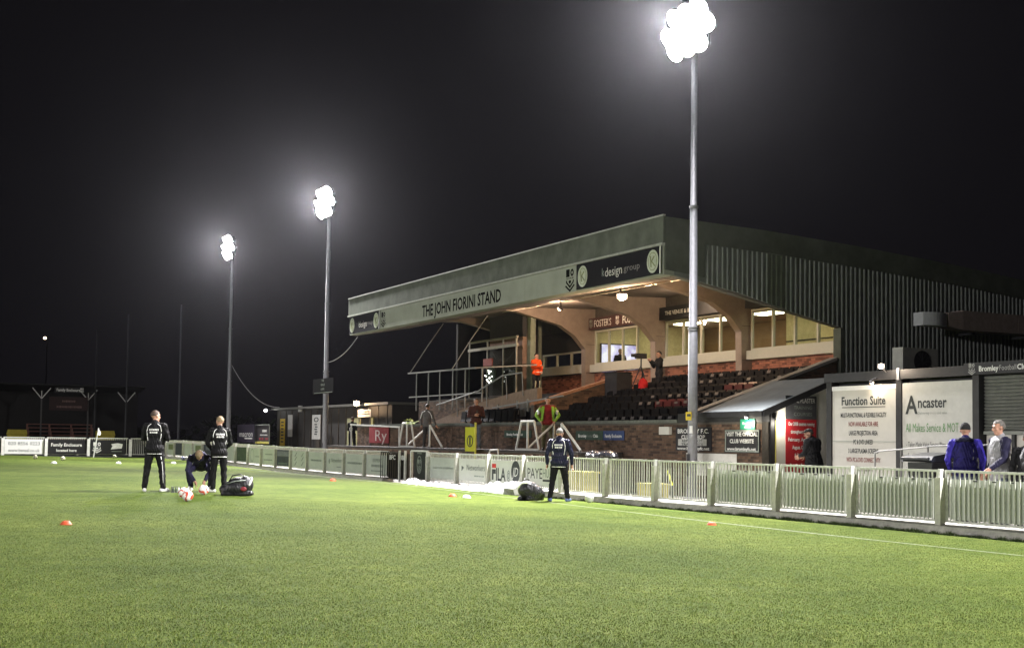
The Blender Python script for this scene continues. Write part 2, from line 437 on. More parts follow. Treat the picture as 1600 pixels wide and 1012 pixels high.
t, fr, W, Hh = bay_board(7, BOARDW, 'white board reading Networkers behind the crumpled sheet')
text(fr, 'Networkers', 1.2, .42, .19, M('grey_ink', (.12, .14, .13), .6), t, w=1.25, bold=False)
mb = MB()
for k in range(3): fbox(mb, fr, .2+.06*k, .25+.06*k, .3+.04*k, .45-.02*k, .001, .005)
mb.build('emblem', MATS['grey_ink'], t); dashes(fr, 1.1, 1.75, .16, .05, INKF, t, 3)
t, fr, W, Hh = bay_board(8, BOARDM, 'pale board with one faint slogan line next to the gate')
text(fr, 'inspire the possibilities', 1.0, .36, .08, INKF, t, w=1.5, bold=False)
# far stretch beyond the gate
Y0 = 41.84
far_ads = ['pale board with three printed lines beside the black gate', 'pale board with one faint line, second beyond the gate', 'pale board reading Networkers, third beyond the gate',
           'pale board with one short line, fourth beyond the gate', 'pale board with slanted dark strokes, fifth beyond the gate', 'dark photograph board with pale sky, sixth beyond the gate',
           'pale board with two faint lines, seventh beyond the gate', 'pale board with a thin ring emblem, eighth beyond the gate', 'dark green board, ninth beyond the gate',
           'pale plain board behind the standing man in black jacket', 'navy board behind the two men on the left', 'dark board with pale patch, twelfth beyond the gate',
           'pale board with small green picture, thirteenth beyond the gate', 'pale blank board, fourteenth beyond the gate', 'navy blank board near the pitch corner', 'pale board with olive picture at the pitch corner']
far_mats = [BOARDM, BOARDM, BOARDM, BOARDM, BOARDM, NAVYB, BOARDM, BOARDM, GREENB, BOARDM, NAVYB, NAVYB, BOARDM, BOARDM, NAVYB, BOARDM]
for i in range(16):
    y0, y1 = Y0+2.2*i, Y0+2.2*(i+1)
    tt, zz = rail_panel(y0, y1, 'white railing bay carrying the ' + far_ads[i].replace(' board', ' advert', 1), 'railing bays with advert boards', 'joined', True)
    t, fr, W, Hh = rail_board(y0+.09, y1-.09, .24, .93, far_mats[i], far_ads[i], zz)
    if i == 0:
        text(fr, 'EXPERT', 1.1, .5, .12, INKF, t, w=.9); dashes(fr, .5, 1.7, .3, .1, INKF, t, 1); dashes(fr, .5, 1.6, .12, .05, INKF, t, 2)
    if i == 1: dashes(fr, .2, 1.8, .35, .09, INKF, t, 5)
    if i == 2:
        text(fr, 'Networkers', 1.2, .42, .18, INKF, t, w=1.2, bold=False); dashes(fr, 1.2, 1.7, .16, .05, INKF, t, 6)
        mb = MB(); fdisc(mb, fr, .35, .36, .08, .1, .001, .005, 8); mb.build('emblem', INKF, t)
    if i == 3: dashes(fr, .3, 1.6, .36, .09, INKF, t, 7)
    if i == 4:
        for a in (.5, 1.4):
            for b in (.15, .35, .52):
                mb = MB(); mb.prism([fr.p(a-.2, b-.07, .002), fr.p(a-.08, b-.07, .002), fr.p(a+.16, b+.1, .002), fr.p(a+.05, b+.1, .002)], fr.n*.004); mb.build('slanted_stroke', INKF, t)
    if i == 5:
        mb = MB(); fbox(mb, fr, .05, 1.8, .42, .64, .001, .005); mb.build('pale_sky_band', M('slate_print', (.16, .17, .2), .5, var=.4, scale=4), t); dashes(fr, .2, 1.5, .1, .1, M('teal_print', (.12, .16, .16), .5), t, 9)
    if i == 6: dashes(fr, .2, 1.5, .2, .07, INKF, t, 10); dashes(fr, .4, 1.5, .45, .06, INKF, t, 11)
    if i == 7:
        mb = MB(); fdisc(mb, fr, .5, .35, .3, .3, .001, .005, 20, 0, .9); mb.build('ring_emblem', INKF, t); dashes(fr, 1., 1.7, .3, .05, INKF, t, 12)
    if i in (12, 15):
        mb = MB(); fbox(mb, fr, .4, 1.7, .3, .6, .001, .005); mb.build('picture', M('olive_print', (.14, .17, .07), .5, var=.5, scale=7), t)
    if i == 11:
        mb = MB(); fbox(mb, fr, .5, 1.5, .4, .6, .001, .005); mb.build('picture', MATS['slate_print'], t)
# far-end boards and rail (facing the camera along the far goal line)
YF = 80.0
def far_rail(x0, x1, label):
    zz = .3
    t = thing('railing_panel', label, 'railing', ((x0+x1)/2, YF, zz), 'railing bays behind the far goal line')
    mb = MB(); mb.box(x0+.03, x1-.03, YF-.02, YF+.02, zz+1.02, zz+1.07); mb.build('top_rail', WHITE, t)
    mb = MB(); mb.box(x0+.03, x1-.03, YF-.02, YF+.02, zz+.06, zz+.1); mb.build('bottom_rail', WHITE, t)
    mb = MB(); n = int((x1-x0)/.11)
    for i in range(1, n): x = x0+i*(x1-x0)/n; mb.box(x-.012, x+.012, YF-.012, YF+.012, zz+.1, zz+1.02)
    mb.build('bars', WHITE, t, kind='stuff')
    mb = MB(); mb.box(x0-.08, x0+.08, YF-.12, YF-.025, zz-.05, zz+1.0); mb.build('post', INKW, t)
    return t
def far_board(x0, x1, mat, label):
    t = thing('advertising_board', label, 'advert board', ((x0+x1)/2, YF-.03, .4), 'boards behind the far goal line')
    fr = CF(x0, YF-.03, .38); mb = MB(); fbox(mb, fr, 0, x1-x0, 0, .86, -.0, .02); mb.build('panel', mat, t); fr = CF(x0, YF-.051, .38)
    return t, fr
PAPER = M('pure_white_board', (.8, .8, .79), .5, var=.04)
for x0, x1, lab in ((5.6, 7.9, 'far railing bay at the left edge of the picture'), (7.95, 10.3, 'far railing bay carrying the white telephone board'), (10.35, 12.65, 'far railing bay carrying the Family Enclosure board'), (12.75, 15.1, 'far railing bay carrying the black crest board'), (15.2, 16.7, 'far railing bay at the pitch corner')):
    far_rail(x0, x1, lab)
t, fr = far_board(5.65, 7.75, PAPER, 'white board cut by the left edge of the picture')
t, fr = far_board(8.05, 10.2, PAPER, 'white board with telephone number 020 8556 0223')
text(fr, '020 8556 0223', 1.07, .62, .2, M('light_grey_ink', (.16, .17, .2), .6), t, w=1.75, bold=False); text(fr, 'www.bansal.co.uk', 1.07, .22, .2, MATS['light_grey_ink'], t, w=1.75, bold=False)
t, fr = far_board(10.45, 12.55, BLACKB, 'black board reading Family Enclosure located here')
text(fr, 'Family Enclosure', 1.05, .56, .19, INKW, t, w=1.75); text(fr, 'located here', 1.05, .23, .16, INKW, t, w=1.15)
t, fr = far_board(12.85, 14.9, BLACKB, 'black board with white crest and white brush-stroke logo by corner flag')
def crest(fr, a, b, s, mat, parent, c=.004):
    """shield: split top half, dotted bar, pointed lower half and scroll"""
    mb = MB(); q = lambda pts: mb.prism([fr.p(a+x*s, b+y*s, c-.003) for x, y in pts], fr.n*.004)
    q([(-.40, .1), (-.04, .1), (-.04, .5), (-.40, .5)]); fdisc(mb, fr, a+.22*s, b+.3*s, .17*s, .19*s, c-.003, c+.001, 12, 0, .45)
    for x in (-.3, -.1, .1, .3): fdisc(mb, fr, a+x*s, b+.02*s, .05*s, .05*s, c-.003, c+.001, 6)
    q([(-.4, -.08), (-.4, -.2), (0, -.5), (.4, -.2), (.4, -.08), (.3, -.08), (.3, -.17), (0, -.38), (-.3, -.17), (-.3, -.08)])
    q([(-.12, -.1), (.12, -.1), (.12, -.2), (0, -.28), (-.12, -.2)])
    q([(-.5, -.38), (-.42, -.32), (0, -.58), (.42, -.32), (.5, -.38), (0, -.7)])
    return mb.build('crest', mat, parent)
crest(fr, .4, .45, .55, INKW, t)
mb = MB(); mb.prism([fr.p(x, y, .001) for x, y in ((1.2, .3), (1.85, .36), (1.9, .62), (1.6, .68), (1.22, .62), (1.3, .5))], fr.n*.005); mb.build('brush_stroke_logo', INKW, t)
mb = MB(); fbox(mb, fr, 1.25, 1.85, .16, .2, .001, .005); mb.build('thin_rule', INKF, t)

# ------------------------------------------------------------ the grandstand
CLAD = M('sage_cladding', (.165, .18, .168), .55, .2, var=.18, scale=2.5)
FLASH = M('roof_flashing', (.088, .097, .08), .95, 0, var=.28, scale=1.5, spec=.05)
FASC = M('fascia_cream', (.27, .285, .245), .9, var=.12, scale=1.2, spec=.05)
SOFF = M('soffit_board', (.21, .18, .155), .8, var=.12, scale=1.5)
FRAMEC = M('precast_concrete', (.27, .215, .175), .85, var=.15, scale=3, bump=.2)
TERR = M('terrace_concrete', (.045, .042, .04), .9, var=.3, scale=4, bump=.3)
MORT = M('mortar', (.085, .075, .062), .9, var=.2)
BR1 = M('brown_brick', (.10, .060, .038), .85, var=.35, scale=3.7, bump=.4); BR2 = M('red_brick', (.33, .125, .07), .85, var=.3, scale=4.1, bump=.4)
PALE = M('window_paint', (.46, .45, .37), .5, var=.05); DARK = M('dark_band', (.02, .02, .02), .6, var=.2)
GL = GLASS('window_glass')
ST = thing('grandstand', 'long grandstand with sage clad roof, brick front wall and THE JOHN FIORINI STAND lettering', 'grandstand', (20.5, 42, 0))
NE, FE = 29.6, 54.8           # near and far roof ends
# roof
mb = MB(); prof = [(20.0, 7.79), (23.5, 7.70), (27, 7.52), (31, 7.25), (36, 6.80), (36, 6.62), (31, 7.05), (27, 7.30), (23.5, 7.48), (20.0, 7.60)]
mb.prism([(x, NE-.06, z) for x, z in prof], (0, FE-NE+.1, 0)); ROOF = mb.build('roof', FLASH, ST)
# front flashing, in sheet lengths
ys = np.linspace(NE-.08, FE+.05, 10)
for a, b in zip(ys[:-1], ys[1:]):
    mb = MB(); mb.box(19.93, 19.99, a+.004, b-.004, 7.05, 7.8); mb.build('flashing_sheet', FLASH, ROOF)
mb = MB(); mb.box(19.90, 19.99, NE-.1, FE+.06, 7.801, 7.84); mb.build('edge_trim', M('bright_trim', (.3, .3, .28), .6, .2), ROOF)
mb = MB(); mb.box(19.88, 19.99, NE-.08, FE+.05, 6.98, 7.045); mb.build('gutter_strip', M('pale_strip', (.27, .28, .25), .8, spec=.1), ROOF)
# fascia box and its panels
mb = MB(); mb.box(20.0, 20.35, NE, FE, 6.17, 7.595); FBOX = mb.build('fascia', FASC, ST)
ys = [34.35, 37.8, 41.3, 44.8, 48.3, 50.95]
for a, b in zip(ys[:-1], ys[1:]):
    mb = MB(); mb.box(19.955, 19.995, a+.006, b-.006, 6.17, 6.975); mb.build('fascia_panel', FASC, FBOX)
# soffit: lining rising to the back
mb = MB(); pr = [(20.36, 6.18), (22.8, 6.62), (24.5, 7.0), (28.2, 7.14), (28.2, 7.2), (24.5, 7.06), (22.8, 6.68), (20.36, 6.24)]
mb.prism([(x, NE+.05, z) for x, z in pr], (0, FE-NE-.1, 0)); SOF = mb.build('soffit', SOFF, ST)
for y in np.arange(NE+1.3, FE, 1.3):
    mb = MB(); mb.bar((20.4, y, 6.178), (22.8, y, 6.61), .02, .012); mb.build('soffit_joint', DARK, SOF)
SOFL = M('pale_panel', (.72, .66, .56), .6, var=.05)
for y in (31.2, 33.2, 34.7, 36.8, 38.8, 43.0, 45.0):
    mb = MB(); mb.bar((22.95, y, 6.585), (24.4, y, 6.90), .75, .02); mb.build('translucent_panel', SOFL, SOF)
# precast frames
for y in (31.0, 36.2, 41.6, 46.9, 52.2):
    pr = [(20.36, 6.9), (24.3, 6.82), (26.4, 6.36), (27.1, 5.95), (27.62, 5.40), (27.65, 3.3), (28.16, 3.3), (28.16, 7.13), (24.5, 6.995), (20.36, 7.1)]
    mb = MB(); mb.prism([(x, y-.17, z) for x, z in pr], (0, .34, 0)); f = mb.build('precast_frame', FRAMEC, ST)
    for zz in (4.4, 5.6):
        mb = MB(); mb.box(27.66, 28.12, y-.18, y-.171, zz, zz+.012); mb.build('joint', DARK, f)
# near end cladding with ribs
pl = [(20.36, 6.17), (21.4, 6.02), (22.5, 5.84), (24.6, 5.37), (26.5, 5.01), (26.5, .1), (36, .1), (36, 6.6), (31, 7.03), (27, 7.28), (23.5, 7.46), (20.36, 7.56)]
mb = MB(); mb.prism([(x, NE, z) for x, z in pl], (0, .05, 0)); CLD = mb.build('end_cladding', CLAD, ST)
def lower(x):
    for (x0, z0), (x1, z1) in zip(pl[:4], pl[1:5]):
        if x0 <= x <= x1: return z0+(z1-z0)*(x-x0)/(x1-x0)
    return .1
def upper(x):
    u = [(20, 7.58), (23.5, 7.46), (27, 7.28), (31, 7.03), (36, 6.6)]
    for (x0, z0), (x1, z1) in zip(u[:-1], u[1:]):
        if x0 <= x <= x1: return z0+(z1-z0)*(x-x0)/(x1-x0)
x = 21.5
while x < 35.5:
    mb = MB(); zt = upper(x)-.42; zb = lower(x)
    mb.prism([(x-.045, NE-.001, zb), (x+.045, NE-.001, zb), (x+.022, NE-.035, zb), (x-.022, NE-.035, zb)], (0, 0, zt-zb)); mb.build('rib', CLAD, CLD); x += .177
mb = MB(); mb.prism([(xx, NE-.075, zz) for xx, zz in ((20, 6.3), (20, 7.78), (23.5, 7.69), (27, 7.51), (31, 7.24), (36, 6.79), (36, 6.2), (31, 6.62), (27, 6.87), (23.5, 7.05), (21.35, 7.12), (21.35, 6.18))], (0, .02, 0)); mb.build('verge_flashing', FLASH, CLD)
mb = MB(); mb.box(26.38, 26.5, NE-.03, NE+.3, .1, 5.0); mb.build('end_post', FLASH, CLD)
mb = MB(); mb.prism([(20.4, NE+.06, 6.16), (26.5, NE+.06, 5.0), (26.5, NE+.06, 5.12), (20.4, NE+.06, 6.28)], (0, .22, 0)); mb.build('cladding_soffit', SOFF, CLD)
# ---- back wall with bar windows
BX = 28.0
WALL = M('cream_wall', (.42, .34, .25), .8, var=.08); WARM = M('bar_room_wall', (.30, .19, .10), .8, var=.15, scale=1.5)
BWL = thing_part = None
mb = MB(); mb.box(BX+.1, BX+.3, 30.0, 54.5, 3.2, 4.42); mb.box(BX+.1, BX+.3, 30, 54.5, 6.2, 7.25); mb.box(BX+.1, BX+.3, 51.3, 54.5, 4.421, 6.199)
BW = mb.build('back_wall', MORT, ST)
def brick_tones(mat):
    c = {'brown_brick': (.10, .060, .038), 'red_brick': (.30, .115, .065)}[mat.name]
    return [mat, M(mat.name+'_dark', [x*.55 for x in c], .85, var=.35, scale=3.7, bump=.4), M(mat.name+'_pale', [x*1.35 for x in c], .85, var=.35, scale=3.7, bump=.4)]
def brickwork(X, y0, y1, z0, z1, mat, parent, singles=0, face=-1, axis='X', skip=None, seed=1):
    """running-bond bricks standing 8 mm proud of the mortar; the first `singles` nearest bricks as objects"""
    rs = random.Random(seed); bl, bh = .225, .075; allb = []
    rows = int((z1-z0)/bh)
    for r in range(rows):
        y = y0-(bl/2 if r % 2 else 0); 
        while y < y1:
            a, b = max(y+.005, y0), min(y+bl-.005, y1)
            if b-a > .03:
                zt = z0+r*bh
                if not (skip and skip((a+b)/2, zt+.04)): allb.append((a, b, zt+.005, zt+bh-.005))
            y += bl
    allb.sort(key=lambda q: q[0])
    me = None
    for a, b, c, d in allb[:singles]:
        mbx = MB(); e = rs.uniform(.006, .014); L_ = (b-a)/2
        key = round(b-a, 2)
        if not hasattr(brickwork, 'cache'): brickwork.cache = {}
        tone = rs.choice((0, 0, 1, 2)); ck = (key, mat.name, axis, tone)
        if ck not in brickwork.cache:
            if axis == 'X': mbx.box(-.01, .0, -key/2, key/2, -.0325, .0325)
            else: mbx.box(-key/2, key/2, -.01, .0, -.0325, .0325)
            brickwork.cache[ck] = mbx.mesh('brick', brick_tones(mat)[tone])
        rl = V(root_loc(parent))
        p = V((X, (a+b)/2, (c+d)/2)) if axis == 'X' else V(((a+b)/2, X, (c+d)/2))
        o = obj_me('brick', brickwork.cache[ck], parent, tuple(p-rl))
    mbx = MB()
    for a, b, c, d in allb[singles:]:
        e = rs.uniform(.006, .013)
        tn = rs.choice((0, 0, 1, 2))
        if axis == 'X': mbx.box(X-e, X, a, b, c, d, tn)
        else: mbx.box(a, b, X-e, X, c, d, tn)
    if mbx.f: mbx.build('bricks', brick_tones(mat), parent, kind='stuff')
brickwork(BX+.099, 30.0, 54.0, 3.35, 4.42, BR2, BW, 0)
mb = MB(); mb.box(BX-.16, BX+.098, 30.0, 51.3, 4.425, 4.74); mb.build('sill_board', PALE, BW)
# windows: bays between frames
def window(y0, y1, z0, z1, nm, lab=None):
    """pitch-facing glazed bay, y1 far"""
    w_ = MB(); X0, X1 = BX+.0, BX+.09
    for a, b, c, d in ((y0, y1, z0, z0+.07), (y0, y1, z1-.07, z1)): w_.box(X0, X1, a, b, c, d)
    for a in (y0, y1-.07): w_.box(X0, X1, a, a+.07, z0+.07, z1-.07)
    wo_ = w_.build('window', PALE, ST)
    n = nm; wd = (y1-y0-.07)/n
    for i in range(n):
        a = y0+.035+i*wd
        if i:
            m_ = MB(); m_.box(X0-.01, X1, a-.04, a+.04, z0+.071, z1-.071); m_.build('mullion', PALE, wo_)
        m_ = MB(); m_.box(X0+.04, X0+.048, a+.042, a+wd-.042, z0+.072, z1-.072); m_.build('pane', GL, wo_)
window(31.3, 35.98, 4.75, 6.19, 4); window(36.6, 41.3, 4.75, 6.19, 4); window(42.2, 46.6, 4.75, 6.19, 4); window(47.3, 51.2, 4.75, 5.4, 3)
mb = MB(); mb.box(BX-.02, BX+.098, 47.2, 51.3, 5.41, 6.3); mb.build('dark_panel', DARK, BW)
# header boards
mb = MB(); mb.box(BX-.25, BX+.09, 36.45, 41.35, 6.22, 6.7); HD = mb.build('header_board', DARK, BW)
mb = MB(); mb.box(BX-.25, BX+.09, 42.0, 46.7, 6.22, 6.7); HD2 = mb.build('header_board', M('dark_maroon_board', (.06, .022, .02), .5), BW)
mb = MB(); mb.box(BX-.25, BX+.09, 31.2, 36.0, 6.22, 6.5); mb.build('header_board', DARK, BW)
fr = PF(BX-.252, 41.3, 6.46); text(fr, 'THE VENUE & BAR', 1.3, 0, .15, INKW, HD, w=1.9)
fr = PF(BX-.252, 46.7, 6.46); text(fr, "FOSTER'S", 1.15, 0, .3, INKW, HD2, w=1.35, bold=False); text(fr, "FOSTER'S", 3.4, 0, .32, INKW, HD2, w=1.4)
crest(fr, 2.3, .03, .3, INKW, HD2); crest(fr, .2, .03, .3, INKF, HD2)
# bar room behind the glass
mb = MB(); mb.box(BX+.31, 34.2, 30.1, 54.4, 3.6, 3.7); RF = mb.build('bar_floor', M('bar_carpet', (.10, .03, .03), .9), ST)
mb = MB(); mb.box(34.0, 34.2, 30.1, 54.4, 3.71, 6.6); mb.build('bar_rear_wall', WARM, ST)
mb = MB(); mb.box(BX+.31, 33.99, 30.1, 30.3, 3.71, 6.6); mb.build('bar_side_wall', M('bar_yellow_wall', (.62, .56, .33), .8), ST)
mb = MB(); mb.box(BX+.31, 33.99, 47.0, 47.15, 3.71, 6.6); mb.build('bar_side_wall', MATS['bar_yellow_wall'], ST)
mb = MB(); mb.box(BX+.31, 34.2, 30.1, 54.4, 6.61, 6.7); CE = mb.build('bar_ceiling', M('bar_ceiling_tile', (.55, .5, .33), .8), ST)
mb = MB(); mb.box(31.4, 31.55, 35.6, 38.2, 3.71, 6.6); bp_ = mb.build('bar_partition', MATS['bar_yellow_wall'], ST); mb = MB(); mb.box(31.37, 31.399, 35.6, 38.2, 5.34, 5.38); mb.build('dado_rail', DARK, bp_); mb = MB(); mb.box(31.36, 31.399, 36.0, 36.9, 4.7, 5.2); mb.build('red_poster', M('poster_red', (.35, .04, .03), .6), bp_); mb = MB(); mb.box(31.36, 31.399, 36.95, 37.7, 4.6, 5.1); mb.build('white_poster', M('poster_white', (.6, .6, .56), .6), bp_)
mb = MB(); mb.box(30.9, 31.1, 34.6, 35.0, 3.71, 6.6); mb.build('bar_pillar', MATS['bar_yellow_wall'], ST)
PANEL = EM('ceiling_light_panel', (1, .90, .58), 12)
for x in (29.6, 31.8):
    for y in (32.0, 34.2, 37.2, 39.8, 42.8, 45.2, 49.5):
        mb = MB(); mb.box(x-.32, x+.32, y-.6, y+.6, 6.56, 6.608); mb.build('ceiling_light', PANEL, CE)
# ---- front brick wall
mb = MB(); mb.box(20.52, 20.75, 25.9, 55.0, -.1, 2.05); FW = mb.build('front_wall', MORT, ST)
brickwork(20.519, 25.9, 55.0, .05, 2.05, BR1, FW, 300)
mb = MB(); mb.box(20.47, 20.82, 29.6, 55.0, 2.052, 2.14); mb.build('coping', M('dark_coping', (.12, .13, .11), .8, var=.3), FW)
mb = MB(); mb.box(20.50, 20.82, 25.88, 29.59, 2.052, 2.3); mb.build('wall_head', DARK, FW)
# walkway platform at the foot of the far half
mb = MB(); mb.box(18.95, 20.46, 32.4, 54.5, -.05, 1.14); PLT = mb.build('walkway', MORT, ST)
brickwork(18.949, 32.4, 54.5, .05, 1.1, BR1, PLT, 0, seed=4)
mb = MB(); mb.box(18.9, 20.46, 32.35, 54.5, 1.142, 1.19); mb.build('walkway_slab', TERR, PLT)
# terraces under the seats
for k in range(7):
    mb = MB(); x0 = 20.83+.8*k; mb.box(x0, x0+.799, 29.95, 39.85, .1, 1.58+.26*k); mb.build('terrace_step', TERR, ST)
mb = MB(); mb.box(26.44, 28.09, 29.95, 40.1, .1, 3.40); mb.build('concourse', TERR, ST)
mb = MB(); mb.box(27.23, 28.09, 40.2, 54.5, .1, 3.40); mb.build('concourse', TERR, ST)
# raking end walls
def rake(y, x0, z0, x1, z1, capm, brm, w_=.25):
    m_ = MB(); m_.prism([(x0, y, .1), (x1, y, .1), (x1, y, z1-.06), (x0, y, z0-.06)], (0, w_, 0)); o = m_.build('raking_wall', MORT, ST)
    brickwork(y-.001, x0, x1, .2, z1-.06, brm, o, 0, axis='Y', skip=lambda a, z: z+.05 > z0-.06+(z1-z0)*(a-x0)/(x1-x0), seed=9)
    m_ = MB(); m_.prism([(x0-.03, y-.05, z0-.055), (x1, y-.05, z1-.055), (x1, y-.05, z1+.035), (x0-.03, y-.05, z0+.035)], (0, w_+.1, 0)); m_.build('coping', capm, o)
rake(29.68, 20.83, 2.22, 26.3, 4.08, M('pale_coping', (.33, .32, .30), .7), BR1)
rake(39.9, 21.5, 2.82, 25.6, 4.05, M('brick_coping', (.34, .17, .10), .8, var=.35, scale=9), BR1)
# far block: concourse, ramp wall, upper floor
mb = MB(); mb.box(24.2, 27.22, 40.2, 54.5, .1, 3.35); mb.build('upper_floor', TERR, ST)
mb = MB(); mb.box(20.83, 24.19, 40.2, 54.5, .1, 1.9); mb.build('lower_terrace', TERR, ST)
RAMPM = M('ramp_render', (.24, .17, .12), .85, var=.2)
mb = MB(); mb.prism([(22.0, 52.6, 1.9), (22.0, 40.6, 1.9), (22.0, 40.6, 3.42), (22.0, 42.4, 3.3), (22.0, 45.6, 2.95), (22.0, 49.6, 2.3)], (.2, 0, 0)); RW = mb.build('ramp_wall', RAMPM, ST)
mb = MB(); mb.box(22.6, 22.85, 45.2, 52.8, 1.9, 3.2); o = mb.build('shelter_wall', MORT, ST); brickwork(22.599, 45.2, 52.8, 1.95, 3.2, BR1, o, 0, seed=12)
mb = MB(); mb.box(24.9, 25.1, 47.3, 50.4, 3.36, 5.85); mb.build('partition', M('partition_brown', (.21, .14, .105), .8, var=.2), ST)
mb = MB(); mb.box(24.9, 25.1, 47.3, 50.4, 5.851, 6.9); mb.build('partition', DARK, ST)
mb = MB(); mb.box(25.12, 27.6, 54.2, 54.4, 3.36, 6.9); mb.build('partition', DARK, ST)
mb = MB(); mb.box(25.12, 25.35, 47.0, 47.28, 3.36, 6.95); mb.build('post', M('sage_post', (.2, .23, .17), .6), ST)
for x in (26.6,):
    mb = MB(); mb.tube([(x, 48.9, 3.36), (x, 48.9, 6.9)], .09, 10); mb.build('post', MATS['sage_post'], ST)
# lettering, crest and sponsor boards on the fascia
fr = PF(19.952, 44.0, 6.58)
text(Frame((19.952, 46.55, 6.56), (0, -1, 0)), 'THE JOHN FIORINI STAND', 3.55, 0, .46, M('matt_black_letter', (.006, .006, .006), .95, spec=.02), FBOX, w=6.9, c=0.)
crest(PF(19.954, 34.75, 6.6), 0, 0, .6, MATS['matt_black_letter'], FBOX); crest(PF(19.954, 50.6, 6.6), 0, 0, .55, MATS['matt_black_letter'], FBOX)
def sponsor(y0, y1, label):
    t = thing('sponsor_board', label, 'sign', (19.94, (y0+y1)/2, 6.2), 'sponsor boards on the roof edge')
    fr = PF(19.95, y1, 6.2); W = y1-y0
    m_ = MB(); fbox(m_, fr, 0, W, 0, .77, -.0, .025); m_.build('panel', M('sponsor_black', (.008, .008, .011), .85, spec=.08), t)
    fr = PF(19.924, y1, 6.2)
    m_ = MB(); fbox(m_, fr, W-.02, W+.02, 0, .77, -.0, .012); m_.build('edge_strip', INKW, t)
    for a in (.38, W-.38):
        m_ = MB(); fdisc(m_, fr, a, .38, .29, .33, .0, .004, 24); dd = m_.build('roundel', M('roundel_grey', (.42, .45, .36), .5), t)
        m_ = MB(); fdisc(m_, fr, a, .38, .22, .26, .004, .007, 24, 0, .92); m_.build('ring', M('roundel_olive', (.17, .19, .08), .5), dd)
        m_ = MB()
        for p, q in (((-.1, .16), (-.06, -.16)), ((-.07, -.02), (.1, .14)), ((-.06, 0.02), (.13, -.14))):
            m_.bar(fr.p(a+p[0], .38+p[1], .007), fr.p(a+q[0], .38+q[1], .007), .03, .03)
        m_.build('letter_k', MATS['roundel_olive'], dd)
    text(fr, 'k', W*.345, .38, .26, INKF, t, w=.13, bold=False); text(fr, 'design', W*.47, .36, .28, M('sponsor_grey', (.5, .48, .44), .5), t, w=.95, bold=False)
    text(fr, 'group', W*.685, .36, .2, M('sponsor_dim', (.13, .12, .115), .5), t, w=.85, bold=False)
    return t
sponsor(29.66, 34.3, 'black kdesigngroup board with two round badges at near end of roof')
sponsor(51.0, 54.7, 'black sponsor board with two round badges at far end of roof')
# warm floodlight under the soffit
WARML = EM('warm_lamp_glass', (1, .78, .5), 60)
def lamp(name, label, p, d, size, energy, mat, col, group=None, rad=.12, arm=None, kind='POINT'):
    t = thing(name, label, 'lamp', tuple(p), group); p = V(p); d = V(d)/np.linalg.norm(d)
    u = np.cross(d, (0, 0, 1)); u = u/np.linalg.norm(u) if np.linalg.norm(u) > 1e-3 else V((1, 0, 0)); v = np.cross(u, d); s = size
    m_ = MB(); a, b = p-d*s*.6, p
    m_.quadbox([a-u*s*.6-v*s*.5, a+u*s*.6-v*s*.5, a+u*s*.6+v*s*.5, a-u*s*.6+v*s*.5, b-u*s-v*s*.8, b+u*s-v*s*.8, b+u*s+v*s*.8, b-u*s+v*s*.8]); m_.build('housing', DKMET, t)
    m_ = MB(); m_.tube([tuple(p+d*.004), tuple(p+d*s*.35), tuple(p+d*s*.6), tuple(p+d*s*.7)], [s*.74, s*.68, s*.42, s*.1], 16); m_.build('lamp_glass', mat, t, True)
    if arm is not None:
        m_ = MB(); m_.bar(tuple(a), arm, .04); m_.build('bracket', DKMET, t)
    if energy:
        l = bpy.data.lights.new('glow', kind); l.energy = energy; l.color = col; l.shadow_soft_size = rad
        o = bpy.data.objects.new('glow', l); COL.objects.link(o); o.parent = t; o.location = tuple(d*(s*.3+rad+.12))
        if kind == 'SPOT':
            l.spot_size = R(150); l.spot_blend = .6; o.rotation_euler = Vector(d).to_track_quat('-Z', 'Y').to_euler()
    return t
lamp('floodlight', 'bright warm floodlight under the front of the stand roof', (22.0, 34.93, 6.18), (-.2, -.3, -.6), .17, 620, WARML, (1, .66, .38), arm=(22.0, 35.1, 6.5))
lamp('floodlight', 'warm downlight over the bar window header', (26.9, 38.2, 6.9), (.4, 0, -.6), .1, 120, EM('warm_lamp_dim', (1, .8, .55), 8), (1, .72, .5), arm=(26.9, 38.2, 7.1))
lamp('floodlight', 'added warm lamp among the roof beams of far half', (24.6, 43.6, 6.7), (-.3, .6, -.5), .12, 420, MATS['warm_lamp_dim'], (1, .68, .45), arm=(24.6, 43.6, 7.0))  # unseen lamp, added to warm the side of the beam

# ------------------------------------------------------------ seats
SEATM = M('black_seat_plastic', (.006, .006, .0065), .6, var=.3, spec=.1); SEATR = M('red_seat_plastic', (.07, .012, .012), .4, var=.3)
def seat_meshes(mat):
    a = MB(); a.prism([(.0, -.2, .0), (.1, -.2, .02), (.13, -.2, .36), (.06, -.2, .40), (.03, -.2, .1)], (0, .4, 0))   # tipped-up pan
    b = MB(); b.prism([(.16, -.21, .02), (.24, -.21, .40), (.27, -.21, .46), (.23, -.21, .46), (.19, -.21, .36), (.13, -.21, .02)], (0, .42, 0))
    c = MB(); c.box(.12, .2, -.03, .03, -.28, .06)
    d = MB(); d.prism([(.027, -.09, .30), (.052, -.09, .39), (.047, -.09, .392), (.022, -.09, .302)], (0, .18, 0))
    return a.mesh('seat_pan', mat), b.mesh('backrest', mat), c.mesh('bracket', DKMET), d.mesh('highlight_plate', M('seat_highlight_plate', (.11, .10, .095), .5, var=.5, scale=.8))  # pale plates put the highlights on plates and seat edges into colour
S1 = seat_meshes(SEATM); S2 = seat_meshes(SEATR)
rown = ['front', 'second', 'third', 'fourth', 'fifth', 'sixth', 'seventh', 'top']
